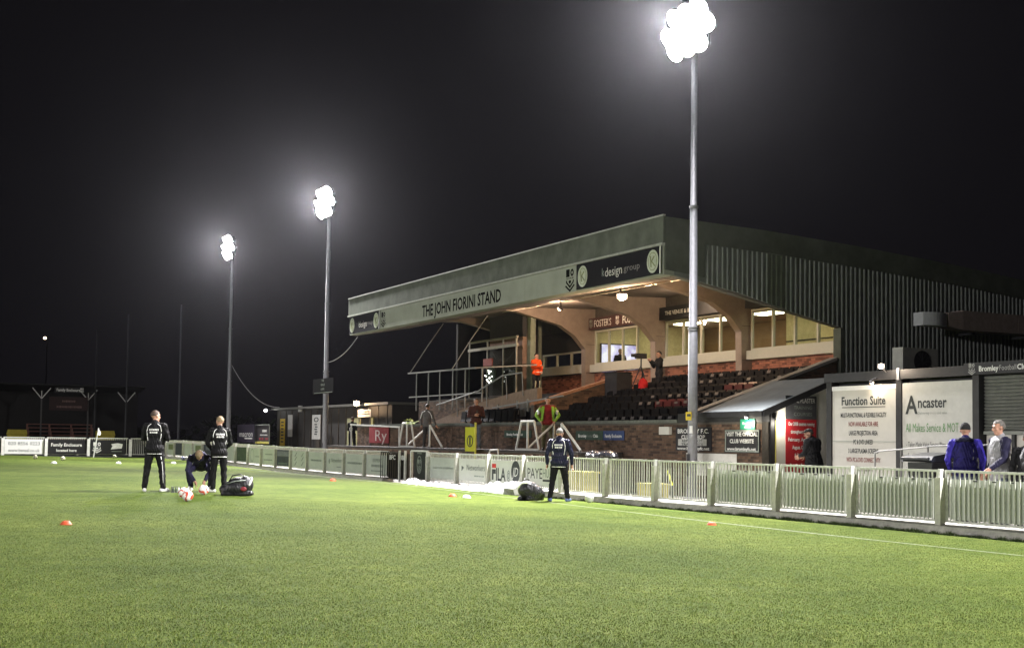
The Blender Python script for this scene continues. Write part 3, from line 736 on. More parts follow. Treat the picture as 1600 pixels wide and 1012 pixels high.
ORD = ['first', 'second', 'third', 'fourth', 'fifth', 'sixth', 'seventh', 'eighth', 'ninth', 'tenth', 'eleventh', 'twelfth', 'thirteenth', 'fourteenth', 'fifteenth', 'sixteenth', 'seventeenth', 'eighteenth', 'nineteenth']
for k in range(7):
    for i in range(19):
        y = 30.35+.5*i; x = 20.9+.8*k+.15
        if k >= 5 and y > 39.0: continue
        red = (k == 2 and 4 <= i <= 7) or (k == 4 and i in (2, 3, 4))
        t = thing('stadium_seat', ('dark red' if red else 'black') + ' folding seat in the stand, %s row, %s from the near raking wall' % (rown[k], ORD[i]), 'seat', (x, y, 1.58+.26*k+.30), 'stand seats, %s row' % rown[k])
        for me in (S2 if red else S1):
            nm = me.name.split('.')[0]
            if nm == 'highlight_plate' and not (k in (0, 2, 3, 5, 6) and i < 11 and random.random() < .75): continue
            o = obj_me(nm, me, t)
            if nm == 'seat_pan': o.rotation_euler = (0, random.gauss(0, .05), random.gauss(0, .02))
for k in range(3):
    for i in range(9):
        if k == 2 and i > 5: continue
        x = 20.9+.8*k+.15; y = 40.9+.5*i
        if x > 21.9: continue
        t = thing('stadium_seat', 'black folding seat beyond the far raking wall, %s row, %s from that wall' % (rown[k], ORD[i]), 'seat', (x, y, 1.9+.30+.1*k), 'seats beyond the raking wall, %s row' % rown[k])
        for me in S1[:3]: obj_me(me.name.split('.')[0], me, t)

# ------------------------------------------------------------ glazed shelter and rails at the far half
WTUBE = M('white_tube', (.6, .6, .56), .45, var=.08); STUBE = M('dull_tube', (.26, .26, .25), .6, var=.15); DGLASS = GLASS('shelter_glass', (.55, .6, .58))
t = thing('glazed_shelter', 'white-framed glazed shelter on the brick wall under the far roof end', 'shelter', (22.0, 48.8, 3.2))
E0, E1 = 46.0, 52.5
mb = MB(); mb.bar((21.98, E0-.3, 4.36), (21.98, E1+.1, 4.42), .07, .06); mb.build('eave_beam', STUBE, t)
mb = MB(); mb.bar((22.0, E0-.9, 3.36), (22.0, E1, 3.36), .05, .05); mb.build('sill_rail', STUBE, t)
for y in (51.7, 50.4, 49.2, 47.9, 46.7, 45.15):
    mb = MB(); mb.bar((22.0, y, 2.75 if y > 46 else 3.0), (22.0, y, 4.36), .05, .05); mb.build('post', STUBE, t)
ye = [51.7, 50.4, 49.2, 47.9, 46.7, 45.15]
for a, b in zip(ye[1:], ye[:-1]):
    mb = MB(); mb.box(21.996, 22.004, a+.03, b-.03, 3.39, 4.32); mb.build('pane', DGLASS, t)
for y in (52.5, 48.0):
    mb = MB(); mb.tube([(22.0, y, 4.42), (22.9, y, 5.75), (23.6, y, 6.72)], .022, 8); mb.build('tie_rod', STUBE, t)
mb = MB(); mb.bar((22.0, E0, 4.37), (24.88, E0, 4.6), .05); mb.build('side_beam', STUBE, t)
mb = MB(); mb.prism([(22.02, E0, 4.40), (22.02, E1, 4.46), (24.88, E1, 4.72), (24.88, E0, 4.66)], (0, 0, .02)); mb.build('roof_sheet', DGLASS, t)
# wreath of white lights on the partition
t = thing('light_wreath', 'round wreath of small white lights on the partition wall', 'wreath', (24.8, 49.2, 4.9))
c = V((24.200, 48.828, 4.241)); mb = MB(); mb.ball(tuple(c+V((.02,0,0))), (.1, .45, .38), 14, 9); mb.build('foliage', M('wreath_green', (.03, .05, .03), .8, var=.5, scale=20), t)
BULB = EM('white_bulb', (1, .98, .9), 9); rs = random.Random(3)
for i in range(16):
    a = rs.uniform(0, 6.28); r = .12+.28*rs.random()
    mb = MB(); mb.ball((c[0]-.11, c[1]+r*math.cos(a), c[2]+r*.85*math.sin(a)), .024, 6, 4); mb.build('bulb', BULB, t)
mb = MB(); mb.box(24.19, 24.24, c[1]-.1, c[1]+.75, c[2]+.35, c[2]+.75); mb.build('red_bow', M('dull_red', (.25, .05, .03), .7), t)
# glazed entrance frame on the concourse
t = thing('glazed_screen', 'pale framed glass screen with handrails beside the steward', 'screen', (24.4, 48, 3.36))
FRM = M('screen_frame', (.34, .32, .26), .6)
for y in (51.4, 49.6, 48.1, 46.9):
    mb = MB(); mb.box(24.38, 24.44, y-.03, y+.03, 3.36, 5.75); mb.build('post', FRM, t)
mb = MB(); mb.box(24.36, 24.46, 46.8, 51.5, 5.4, 5.52); mb.build('transom', FRM, t)
mb = MB(); mb.box(24.36, 24.46, 46.8, 51.5, 5.76, 5.84); mb.build('head_rail', FRM, t)
for a, b in ((46.95, 48.05), (48.15, 49.55), (49.65, 51.35)):
    mb = MB(); mb.box(24.405, 24.413, a, b, 3.4, 5.39); mb.build('pane', DGLASS, t)
mb = MB(); mb.tube([(21.9, 49.3, 2.95), (21.9, 45.3, 3.42), (21.9, 43.2, 3.95), (21.9, 41.6, 4.0)], .028, 8); mb.build('handrail', STUBE, t)
for y, z in ((47.3, 2.7), (44.6, 3.05), (42.9, 3.3), (41.6, 3.4)):
    mb = MB(); mb.tube([(21.95, y, z-.25), (21.9, y, z+.6)], .02, 6); mb.build('baluster', STUBE, t)
t = thing('guard_rail', 'white guard rail with small barred gate in front of the steward', 'railing', (21.6, 42, 2))
mb = MB(); mb.bar((21.600, 43.384, 2.726), (21.600, 38.004, 3.049), .05); mb.build('top_rail', STUBE, t)
for x, y0, y1 in ((778, 634, 650), (809, 623, 645), (824, 622, 640)): pass
for p, q in (((21.600, 42.956, 2.839), (21.600, 42.942, 2.358)), ((21.600, 41.350, 2.948), (21.600, 41.337, 2.457)), ((21.600, 40.557, 2.999), (21.600, 40.546, 2.539))):
    mb = MB(); mb.bar(p, q, .07); mb.build('post', STUBE, t)
p0 = V((21.600, 41.247, 2.852)); p1 = V((21.600, 40.652, 2.886))
for i in range(1, 6):
    q = p0+(p1-p0)*i/6; mb = MB(); mb.bar(tuple(q), tuple(q-V((0, 0, .5))), .025); mb.build('gate_bar', STUBE, t)
mb = MB(); mb.bar(tuple(p0), tuple(p1), .04); mb.build('gate_rail', STUBE, t)

# ------------------------------------------------------------ white tubular frames on the walkway
def white_frame(yc, label):
    """trapezoid hand frame with centre post, braces to a wall bar, separate sloping rail on the near side"""
    t = thing('handrail_frame', label, 'rail frame', (19.2, yc, 1.19), 'white rail frames on the walkway'); X = 19.2; zb, zt = 1.22, 2.12
    for nm, a, b in (('top_bar', (X, yc-.43, zt), (X, yc+.43, zt)), ('bottom_bar', (X, yc-.78, zb), (X, yc+.78, zb)), ('leg', (X, yc+.78, zb), (X, yc+.43, zt)), ('leg', (X, yc-.78, zb), (X, yc-.43, zt)), ('centre_post', (X, yc, zb), (X, yc, zt)),
                     ('brace', (X, yc, zb+.02), (X+.9, yc-.1, 2.06)), ('back_bar', (X+.9, yc-.1, 2.06), (X+.9, yc-.1, zb)), ('sloping_rail', (X, yc-2.2, 2.03), (X, yc-3.35, zb)), ('rail_post', (X, yc-2.2, zb), (X, yc-2.2, 2.03))):
        mb = MB(); mb.tube([a, b], .038, 8); mb.build(nm, WTUBE, t)
white_frame(36.05, 'white trapezoid rail frame next to the man in hi-vis jacket')
white_frame(46.0, 'white trapezoid rail frame next to the man in grey jacket')

# ------------------------------------------------------------ shop row at the right
SHOPW = M('off_white_render', (.62, .60, .54), .75, var=.12, scale=1.4); SHOPD = M('shop_frame_black', (.018, .018, .02), .5, var=.3)
SH = thing('club_shop', 'low dark-framed club building with sign panels and a roller shutter', 'building', (20.7, 19, 0))
mb = MB(); mb.box(20.72, 25.0, 10.0, 23.45, -.05, 2.95); mb.build('wall', SHOPD, SH)
mb = MB(); mb.box(20.45, 25.2, 9.9, 23.5, 2.952, 3.16); mb.build('roof_fascia', SHOPD, SH)
for y in (23.36, 21.1, 18.93):
    mb = MB(); mb.box(20.47, 20.719, y-.085, y+.085, -.05, 2.951); mb.build('post', SHOPD, SH)
mb = MB(); mb.box(20.43, 20.449, 21.04, 21.12, 2.93, 3.2); mb.build('downpipe_clip', GALV, SH)
sl = MB(); 
for i in range(16):
    z = 1.82+i*.07; mb = MB(); mb.prism([(20.62, 10.2, z), (20.585, 10.2, z+.03), (20.62, 10.2, z+.066), (20.66, 10.2, z+.066), (20.66, 10.2, z)], (0, 8.62, 0)); mb.build('shutter_slat', M('shutter_steel', (.21, .22, .2), .5, .4), SH)
mb = MB(); mb.box(20.57, 20.66, 10.2, 18.82, 1.74, 1.81); mb.build('shutter_bottom_bar', MATS['shutter_steel'], SH)
mb = MB(); mb.box(20.66, 20.71, 10.2, 18.82, .0, 1.735); mb.build('shop_window', SHOPW, SH)
for y in (18.1, 17.4, 16.6): 
    mb = MB(); mb.box(20.60, 20.659, y-.04, y+.04, 0, 1.735); mb.build('window_bar', SHOPD, SH)
def sign(name, label, X, y0, y1, z0, z1, mat, thick=.03, cat='sign', border=None, group=None):
    t = thing(name, label, cat, (X, (y0+y1)/2, z0), group); fr = PF(X, y1, z0)
    mb = MB(); fbox(mb, fr, 0, y1-y0, 0, z1-z0, 0, thick); mb.build('panel', mat, t); f2 = PF(X-thick, y1, z0)
    if border:
        W, H_ = y1-y0, z1-z0
        for q in ((.02, W-.02, .02, .05), (.02, W-.02, H_-.05, H_-.02), (.02, .05, .051, H_-.051), (W-.05, W-.02, .051, H_-.051)):
            mb = MB(); fbox(mb, f2, *q, .001, .006); mb.build('border', border, t)
    return t, f2, y1-y0, z1-z0
CREAM = M('sign_cream', (.48, .47, .43), .55, var=.06, scale=2)
t, fr, W, H_ = sign('notice_board', 'tall cream Function Suite sign with centred black and red lines', 20.52, 21.2, 23.25, .15, 2.83, CREAM)
mb = MB(); fbox(mb, fr, 0, W, 1.42, 1.432, .0005, .003); mb.build('panel_joint', INKF, t)
mb = MB(); fbox(mb, fr, -.01, W+.01, 2.6, 2.7, .001, .012); mb.build('top_strip', PAPER, t)
text(fr, 'Function Suite', W/2, 2.36, .2, INK, t, w=1.42); mb = MB(); fbox(mb, fr, W/2-.7, W/2+.7, 2.2, 2.215, .001, .004); mb.build('underline', INK, t)
lines = [('MULTI-FUNCTIONAL & FLEXIBLE FACILITY', 1.48, 0), ('NOW AVAILABLE FOR HIRE', .95, 1), ('LARGE PROJECTION AREA', .93, 0), ('PC & DVD LINKED', .63, 0), ('3 LARGE PLASMA SCREENS', .97, 0), ('WITH PC & DVD CONNECTIVITY', 1.1, 1), ('SPORTS BAR', .46, 0), ('SCREENING LIVE SKY SPORTS MATCHES', 1.42, 2), ('COMMERCIAL KITCHEN', .85, 0), ('FULLY STAFFED WITH VARIED MENUS', 1.34, 2), ('DISABLED ACCESS', .6, 0)]
MAR = M('maroon_ink', (.16, .035, .03), .6); RED2 = M('sign_red_ink', (.30, .03, .03), .6)
for i, (s_, w_, c_) in enumerate(lines): text(fr, s_, W/2, 2.03-.204*i, .105, (INK, MAR, RED2)[c_], t, w=w_, bold=True)
t, fr, W, H_ = sign('notice_board', 'tall white Ancaster sign with green service line', 20.52, 19.02, 21.0, .15, 2.86, M('sign_offwhite', (.5, .5, .47), .55, var=.07))
text(fr, 'A', .27, 2.24, .4, INK, t, w=.36); text(fr, 'ncaster', .87, 2.28, .235, INK, t, w=.82)
text(fr, 'Delivering', .62, 2.05, .06, INKF, t, w=.32, bold=False); text(fr, 'quality', .9, 2.05, .06, M('pale_ink', (.45, .46, .42), .6), t, w=.2, bold=False); text(fr, 'and value', 1.15, 2.05, .06, INKF, t, w=.26, bold=False)
text(fr, 'All Makes Service & MOT', .1, 1.74, .2, M('green_ink', (.10, .24, .08), .6), t, w=1.5, align='L', bold=False)
for i, s_ in enumerate(('- Tailor Made Value Service Plans', '- Free Vehicle Health Checks', '- Free Tyre Checks', '- Air Conditioning Service', '- We will')):
    text(fr, s_, .12, 1.38-.245*i, .105, INK, t, w=(1.12, .95, .62, .9, .38)[i], align='L', bold=False)
t, fr, W, H_ = sign('shop_sign', 'black shop sign with white club name above the roller shutter', 20.4, 10.0, 19.15, 2.96, 3.2, BLACKB)
crest(fr, .22, .13, .2, M('grey_crest', (.28, .28, .27), .6), t); text(fr, 'Bromley', .66, .115, .11, INKW, t, w=.5); text(fr, 'Football', 1.14, .115, .11, M('dim_ink', (.32, .32, .31), .6), t, w=.42, bold=False); text(fr, 'Club', 1.52, .115, .11, INKW, t, w=.3)
# air conditioner and lamps above the sign
t = thing('air_conditioner', 'grey air conditioning unit on the shop roof beside a lit lamp', 'air conditioner', (22.9, 24.0, 3.16))
ACM = M('ac_casing', (.30, .30, .28), .5, var=.15); mb = MB(); mb.box(22.46, 23.6, 23.0, 23.35, 3.2, 3.86); mb.build('casing', ACM, t)
fr = CF(22.46, 22.999, 3.2); mb = MB(); fdisc(mb, fr, .62, .33, .27, .27, .001, .012, 24); g = mb.build('fan_opening', SHOPD, t)
for k in range(6):
    a = k*math.pi/6; mb = MB(); mb.bar(fr.p(.62-.27*math.cos(a), .33-.27*math.sin(a), .016), fr.p(.62+.27*math.cos(a), .33+.27*math.sin(a), .016), .008, .008); mb.build('grille_wire', DKMET, g)
for x in (22.6, 23.4):
    mb = MB(); mb.box(x-.05, x+.05, 23.02, 23.33, 3.161, 3.199); mb.build('foot', DKMET, t)
SPOTW = EM('shop_lamp_glass', (1, .86, .68), 45)
lamp('wall_lamp', 'bright lamp on the shop roof in front of the air conditioner', (20.25, 21.4, 3.24), (-.6, -.5, -.1), .07, 40, SPOTW, (1, .8, .6), 'shop front lamps', .06, arm=(20.5, 21.45, 3.1))
lamp('wall_lamp', 'lamp shining on the top edge of the Function Suite sign', (20.3, 21.75, 2.9), (.5, 0, -.8), .06, 9, EM('shop_lamp_dim', (1, .75, .5), 22), (1, .76, .52), 'shop front lamps', .04, arm=(20.47, 21.75, 3.0))
# ventilation duct by the end wall
t = thing('ventilation_duct', 'horizontal duct with shiny bulged metal end along the clad end wall', 'duct', (31, 28.8, 5.0))
mb = MB(); mb.prism([(28.75+1.0*k/10, 28.6-.16*math.sin(math.pi*k/10), 5.14) for k in range(11)]+[(29.75, 29.0, 5.14), (28.75, 29.0, 5.14)], (0, 0, .4)); mb.build('bulged_end', M('shiny_duct', (.7, .72, .74), .45, .4, var=.1), t)
mb = MB(); mb.prism([(29.76, 28.55, 5.15), (29.76, 28.55, 5.57), (30.3, 28.5, 5.64), (30.3, 28.5, 5.06)], (0, .5, 0)); mb.build('reducer', M('brown_duct', (.27, .215, .19), .6, var=.2), t)
for x0 in np.arange(30.31, 36, 1.2):
    mb = MB(); mb.box(x0, x0+1.19, 28.5, 29.0, 5.06, 5.66); mb.build('duct_section', MATS['brown_duct'], t)
for x in (31.2, 33.6):
    mb = MB(); mb.box(x-.03, x+.03, 28.9, 29.6, 4.98, 5.05); mb.build('bracket', DKMET, t)
# lean-to awning over the side entrance
t = thing('lean_to_awning', 'sloping grey felt awning over the side entrance by the brick wall', 'awning', (21.6, 27, 0))
FELT = M('grey_felt', (.28, .32, .34), .8, var=.12, scale=3)
mb = MB(); mb.prism([(20.45, 28.35, 2.30), (22.85, 28.35, 3.22), (22.85, 25.78, 3.22), (20.45, 25.78, 2.30)], (0, 0, .03)); mb.build('roof_sheet', FELT, t)
mb = MB(); mb.bar((20.42, 25.76, 2.25), (20.42, 28.38, 2.25), .05, .14); mb.build('eave_board', SHOPD, t)
mb = MB(); mb.prism([(20.42, 25.70, 2.17), (22.9, 25.70, 3.12), (22.9, 25.70, 3.27), (20.42, 25.70, 2.34)], (0, .05, 0)); mb.build('verge_board', SHOPD, t)
mb = MB(); mb.prism([(20.42, 28.36, 2.2), (22.9, 28.36, 3.14), (22.9, 28.36, 3.25), (20.42, 28.36, 2.32)], (0, .05, 0)); mb.build('verge_board', SHOPD, t)
t = thing('side_wall', 'white rendered side wall under the awning holding the red notice', 'wall', (22, 25.9, 0))
mb = MB(); mb.prism([(20.95, 25.92, 0), (25.5, 25.92, 0), (25.5, 25.92, 3.1), (22.75, 25.92, 3.1), (20.95, 25.92, 2.4)], (0, .15, 0)); mb.build('render', SHOPW, t)
mb = MB(); mb.box(20.76, 20.93, 25.86, 26.1, .0, 2.29); mb.build('door_post', SHOPD, t)
mb = MB(); mb.box(20.90, 20.925, 25.835, 25.859, .0, 2.1); mb.build('yellow_strip', M('yellow_edge', (.55, .48, .12), .6), t)
mb = MB(); mb.box(22.9, 25.5, 25.85, 25.915, 2.0, 2.02); mb.build('joint', INKF, t)
t = thing('notice_board', 'red notice panel with white lines below a dark plaster sign', 'sign', (21.8, 25.9, .3))
fr = CF(21.28, 25.915, .2)
mb = MB(); fbox(mb, fr, 0, 1.0, 0, 1.93, 0, .02); mb.build('red_panel', M('notice_red', (.36, .02, .025), .55, var=.08), t)
mb = MB(); fbox(mb, fr, 0, 1.0, 1.94, 2.54, 0, .02); mb.build('dark_panel', M('notice_charcoal', (.06, .06, .065), .4), t)
fr = CF(21.28, 25.895, .2)
text(fr, 'REAL PLASTER', .55, 2.42, .12, INKW, t, w=.8, bold=False)
for i, s_ in enumerate(('TRAINING', 'COURSES')): text(fr, s_, .55, 2.24-.17*i, .09, INKF, t, w=.6, bold=False)
for i, (s_, w_) in enumerate((('Our 2008 courses running', .86), ('throughout the year', .7), ('February, April, June', .86), ('August, October', .6), ('& December', .45), ('Running from 9am', .74), ('Monday To Friday', .66), ('for more details', .8))):
    text(fr, s_, .5, 1.82-.2*i-(.06 if i > 4 else 0), .095, INKW, t, w=w_)
lamp('bulkhead_lamp', 'small bright lamp at the corner under the awning', (20.98, 25.75, 2.12), (.35, -.6, -.5), .06, 24, EM('cool_bulb', (1, .97, .88), 30), (1, .93, .8), None, .04)
lamp('bulkhead_lamp', 'small lamp under the awning eave lighting the green sign', (20.36, 26.35, 2.17), (-.2, 0, -1), .05, 22, MATS['cool_bulb'], (1, .9, .72), None, .04)
# signs on the brick wall
t, fr, W, H_ = sign('wall_sign', 'small green sign on brick under the awning', 20.50, 26.15, 26.75, 1.86, 2.12, M('sign_green', (.02, .22, .12), .5), .02)
text(fr, 'Smoking', .3, .16, .07, INKW, t, w=.4); text(fr, 'AREA', .3, .06, .06, INKW, t, w=.25)
t, fr, W, H_ = sign('wall_sign', 'black framed VISIT THE OFFICIAL CLUB WEBSITE sign', 20.50, 25.95, 27.4, 1.26, 1.86, BLACKB, .025, border=INKF)
text(fr, 'VISIT THE OFFICIAL', W/2, .48, .105, INKW, t, w=1.3); text(fr, 'CLUB WEBSITE', W/2, .30, .105, INKW, t, w=1.0); text(fr, 'www.bromleyfc.net', W/2-.02, .1, .08, INKW, t, w=1.2)
t, fr, W, H_ = sign('wall_sign', 'black BROMLEY F.C. CLUB SHOP sign half behind the floodlight pole', 20.50, 28.0, 29.65, 1.28, 1.92, BLACKB, .025)
text(fr, 'BROMLEY F.C.', W/2, .54, .12, INKW, t, w=1.45); text(fr, 'CLUB SHOP', W/2, .38, .11, INKW, t, w=1.1)
mb = MB(); fbox(mb, fr, .12, W-.2, .14, .32, .001, .005); mb.build('pale_strip', M('strip_grey', (.42, .42, .4), .6), t); text(fr, 'REPLICA KIT', W/2-.04, .27, .065, INK, t, w=.95, c=.009); text(fr, 'TRACKSUITS', W/2-.04, .18, .065, INK, t, w=1.0, c=.009); text(fr, 'www.bromleyfc.net', W/2, .07, .085, INKW, t, w=1.5)
t, fr, W, H_ = sign('banner', 'pale co-operative banner on brick wall behind the floodlight pole', 20.49, 26.9, 29.15, .62, 1.22, M('pale_banner', (.56, .55, .51), .7, var=.1), .01, 'banner')
text(fr, 'The co-operative', .75, .38, .13, INK, t, w=1.25, bold=False); text(fr, 'membership', 1.75, .38, .12, INKF, t, w=.65, bold=False)
t, fr, W, H_ = sign('wall_sign', 'long dark green club name sign on the brick wall above the bin bag', 20.50, 33.55, 35.2, 1.55, 1.83, M('sign_dark_green', (.03, .06, .045), .5), .02)
text(fr, 'Bromley', .42, .13, .1, INKW, t, w=.5); text(fr, 'Football', .88, .13, .09, INKF, t, w=.36, bold=False); text(fr, 'Club', 1.22, .13, .1, INKW, t, w=.28)
t, fr, W, H_ = sign('wall_sign', 'blue Family Enclosure sign beside the dark green sign', 20.50, 32.35, 33.53, 1.55, 1.83, M('sign_blue', (.035, .06, .16), .5), .02)
text(fr, 'Family Enclosure', .58, .13, .1, INKW, t, w=.95)
t, fr, W, H_ = sign('wall_sign', 'dark green club name sign on brick left of the white frame', 20.50, 38.2, 40.2, 1.6, 1.85, MATS['sign_dark_green'], .02)
text(fr, 'Bromley Football Club', .8, .12, .09, INKW, t, w=1.2)
t, fr, W, H_ = sign('floodlight', 'small white box on the brick wall above the bin bag', 20.48, 36.0, 36.2, 1.83, 1.95, PAPER, .08, 'box')
t, fr, W, H_ = sign('meter_box', 'small cream box on the brick wall left of the shop sign', 20.48, 29.85, 30.35, 1.72, 1.94, SHOPW, .1, 'box')
t = thing('pole_notice', 'small yellow notice strapped round the near floodlight pole', 'notice', (19.91, 28.2, 2.1))
mb = MB(); mb.box(19.895, 19.91, 28.1, 28.35, 2.1, 2.32); mb.build('plate', M('notice_yellow', (.6, .45, .03), .5), t); mb = MB(); fbox(mb, PF(19.894, 28.32, 2.15), .03, .2, .05, .12, 0, .003); mb.build('dark_mark', INK, t)
t = thing('pole_notice', 'small white notice tied to the near floodlight pole', 'notice', (19.91, 28.2, 1.65)); mb = MB(); mb.box(19.895, 19.91, 28.05, 28.18, 1.75, 1.95); mb.build('plate', PAPER, t)

# ------------------------------------------------------------ pole sign, cables
t = thing('pole_sign', 'dark THE VENUE & BAR sign fixed across the second floodlight pole', 'sign', (19.85, 58.1, 3.6))
fr = PF(19.89, 59.55, 3.62); mb = MB(); fbox(mb, fr, 0, 2.95, 0, .72, -.02, .0); mb.build('panel', M('matt_black_sign', (.004, .004, .005), .8, spec=.1), t)
for i, s_ in enumerate(('THE', 'VENUE', '& BAR')): text(fr, s_, 1.45, .62-.2*i, .11, INKF, t, w=(.35, .6, .5)[i])
mb = MB(); fbox(mb, fr, .2, 2.8, .03, .06, .001, .004); mb.build('rule', INKF, t)
def cable(a, b, sag, label, r=.018):
    a, b = V(a), V(b); pts = [tuple(a+(b-a)*s-V((0, 0, sag*4*s*(1-s)))) for s in np.linspace(0, 1, 14)]
    mb = MB(); mb.tube(pts, r, 6); o = mb.build('cable', M('grey_cable', (.2, .2, .2), .6), None); tag(o, label, 'cable', 'sagging cables')
cable((20.05, 75.4, 5.9), (21.9, 71.5, 3.25), .7, 'cable sagging from the farthest lit mast to the dark hut')
cable((20.05, 58.0, 5.1), (20.3, 54.6, 6.1), .25, 'cable from the second mast up to the stand roof corner')

# ------------------------------------------------------------ huts and boards beyond the stand
HUTM = M('dark_hut_cladding', (.022, .02, .018), .8, var=.3, scale=2); HUTB = M('hut_brown', (.045, .036, .026), .8, var=.3)
t = thing('dark_hut', 'long low dark hut behind the second floodlight mast', 'hut', (24, 66, .1))
mb = MB(); mb.box(23.0, 27.0, 57.0, 75.5, 0, 3.15); mb.build('wall', HUTM, t)
mb = MB(); mb.box(22.7, 27.3, 56.8, 75.8, 3.152, 3.27); mb.build('roof', M('hut_roof', (.10, .10, .09), .8), t)
for y in np.arange(57.6, 75, 1.15):
    mb = MB(); mb.box(22.97, 22.999, y-.03, y+.03, .1, 3.1); mb.build('batten', HUTB, t)
for y0, y1, m_ in ((61.2, 63.0, M('hut_olive_door', (.30, .31, .17), .7, var=.2)), (59.3, 59.7, M('hut_yellow_trim', (.40, .36, .14), .7)), (67.4, 67.9, HUTB)):
    mb = MB(); mb.box(22.93, 22.998, y0, y1, .3, 2.55); mb.build('door', m_, t)
def panel_on(X, p, q, mat, label, cat='sign', group='boards beyond the stand', name='notice_board'):
    """p top-left, q bottom-right points on plane X"""
    tt = thing(name, label, cat, (X, (p[1]+q[1])/2, q[2]), group); fr = PF(X, p[1], q[2]); W, H_ = p[1]-q[1], p[2]-q[2]
    mb = MB(); fbox(mb, fr, 0, W, 0, H_, -.03, 0); mb.build('panel', mat, tt)
    for a in (.1, W-.1):
        mb = MB(); fbox(mb, fr, a-.03, a+.03, -max(.1, q[2]-.1), 0, -.05, -.031); mb.build('stake', DKMET, tt)
    return tt, fr, W, H_
t, fr, W, H_ = panel_on(20.6, (20.600, 75.624, 2.260), (20.600, 71.993, 1.213), M('board_plum', (.02, .016, .03), .5), 'black macron board left of the dark hut')
text(fr, 'macron', W/2+.1, H_*.48, .35, INKW, t, w=W*.78, bold=False); dashes(fr, W*.45, W*.9, H_*.22, .09, INKW, t, 31)
t, fr, W, H_ = panel_on(20.8, (20.800, 72.509, 2.245), (20.800, 69.637, 1.160), M('board_charcoal', (.03, .027, .03), .5), 'framed black board with red squares beside the macron board')
for q in ((0, W, H_-.05, H_), (0, .05, .0, H_-.051), (W-.05, W, 0, H_-.051)):
    mb = MB(); fbox(mb, fr, *q, .001, .02); mb.build('frame', INKF, t)
dashes(fr, W*.5, W*.8, H_*.66, .16, INKW, t, 32); dashes(fr, W*.35, W*.85, H_*.45, .07, INKW, t, 33)
for a, b in ((.3, .4), (.48, .58), (.72, .9)):
    mb = MB(); fbox(mb, fr, W*a, W*b, H_*.2, H_*.3, .001, .01); mb.build('red_square', M('dull_red_print', (.28, .04, .05), .6), t)
mb = MB(); fbox(mb, fr, .1, W-.1, .0, .12, .001, .01); mb.build('yellow_foot', M('dull_yellow', (.42, .38, .08), .6), t)
t, fr, W, H_ = panel_on(22.6, (22.600, 73.561, 2.621), (22.600, 72.700, 1.042), M('vertical_yellow', (.55, .38, .02), .5, var=.1), 'narrow upright yellow sign on the dark hut', name='wall_sign')
for k in range(7):
    mb = MB(); fbox(mb, fr, W*.2, W*.8, H_*(.12+.12*k), H_*(.12+.12*k)+.09, .001, .006); mb.build('dark_letter_bar', INK, t)
t, fr, W, H_ = panel_on(22.6, (22.600, 72.082, 2.830), (22.600, 71.270, 1.569), M('dim_white', (.40, .40, .38), .6, var=.15), 'narrow upright white banner left on the dark hut', name='wall_sign')
t, fr, W, H_ = panel_on(22.6, (22.600, 67.673, 2.776), (22.600, 66.298, 1.445), MATS['dim_white'], 'upright white banner with black ornament by the second mast', name='wall_sign')
mb = MB(); fdisc(mb, fr, W/2, H_*.8, W*.3, H_*.1, .001, .006, 14, 0, .6); mb.build('ring_ornament', INK, t)
for k in range(5):
    mb = MB(); fbox(mb, fr, W*(.3+.06*(k % 2)), W*(.62+.06*(k % 2)), H_*(.18+.1*k), H_*(.18+.1*k)+.07, .001, .006); mb.build('ornament_bar', INK, t)
t, fr, W, H_ = panel_on(20.44, (20.440, 53.303, 2.019), (20.440, 50.996, 1.328), M('dull_red_board', (.22, .03, .035), .6, var=.1), 'dark red board with large white letters R y', name='notice_board')
text(fr, 'Ry', W*.62, H_*.5, .5, M('dusty_white', (.5, .42, .4), .6), t, w=1.35, bold=False)
t, fr, W, H_ = panel_on(22.5, (22.500, 60.313, 2.940), (22.500, 58.526, 2.569), M('sign_pale', (.5, .47, .42), .6), 'small white notice beside the warm lamp', name='wall_sign')
dashes(fr, .15, W-.15, H_*.72, .1, INK, t, 41); dashes(fr, .1, W-.1, H_*.4, .08, INK, t, 42)
p = V((22.300, 59.974, 3.248))
lamp('wall_lamp', 'warm lamp glaring on the dark hut', tuple(p), (-.6, -.6, -.1), .16, 260, EM('orange_lamp_glass', (1, .72, .42), 70), (1, .66, .38), None, .1, arm=(22.9, p[1], 3.2))
p = V((22.200, 75.263, 3.131))
lamp('wall_lamp', 'small white lamp at the left end of the dark hut', tuple(p), (-.5, -.8, -.1), .12, 25, EM('white_lamp_glass', (1, 1, 1), 14), (1, 1, .95), None, .06, arm=(22.9, p[1], 3.2))
t = thing('alarm_box', 'small pale box under the roof edge of the dark hut', 'box', (22.9, 67, 2.9)); q = (22.900, 70.766, 3.150)
mb = MB(); mb.box(22.85, 22.96, q[1]-.22, q[1]+.22, q[2]-.15, q[2]+.2); mb.build('casing', MATS['dim_white'], t)
mb = MB(); mb.box(22.83, 22.849, q[1]-.1, q[1]+.1, q[2]-.06, q[2]+.08); mb.build('cover', INKF, t)
t = thing('barrier_rail', 'thin white barrier rail in front of the red board', 'barrier', (21.0, 56, 1.2))
mb = MB(); mb.bar((20.200, 55.022, 2.138), (20.200, 49.153, 2.000), .06); mb.build('top_rail', WTUBE, t)
for p, q in (((20.200, 54.937, 2.109), (20.200, 54.887, 1.153)), ((20.200, 49.223, 2.000), (20.200, 49.188, 1.180))):
    mb = MB(); mb.bar(p, q, .05); mb.build('post', WTUBE, t)
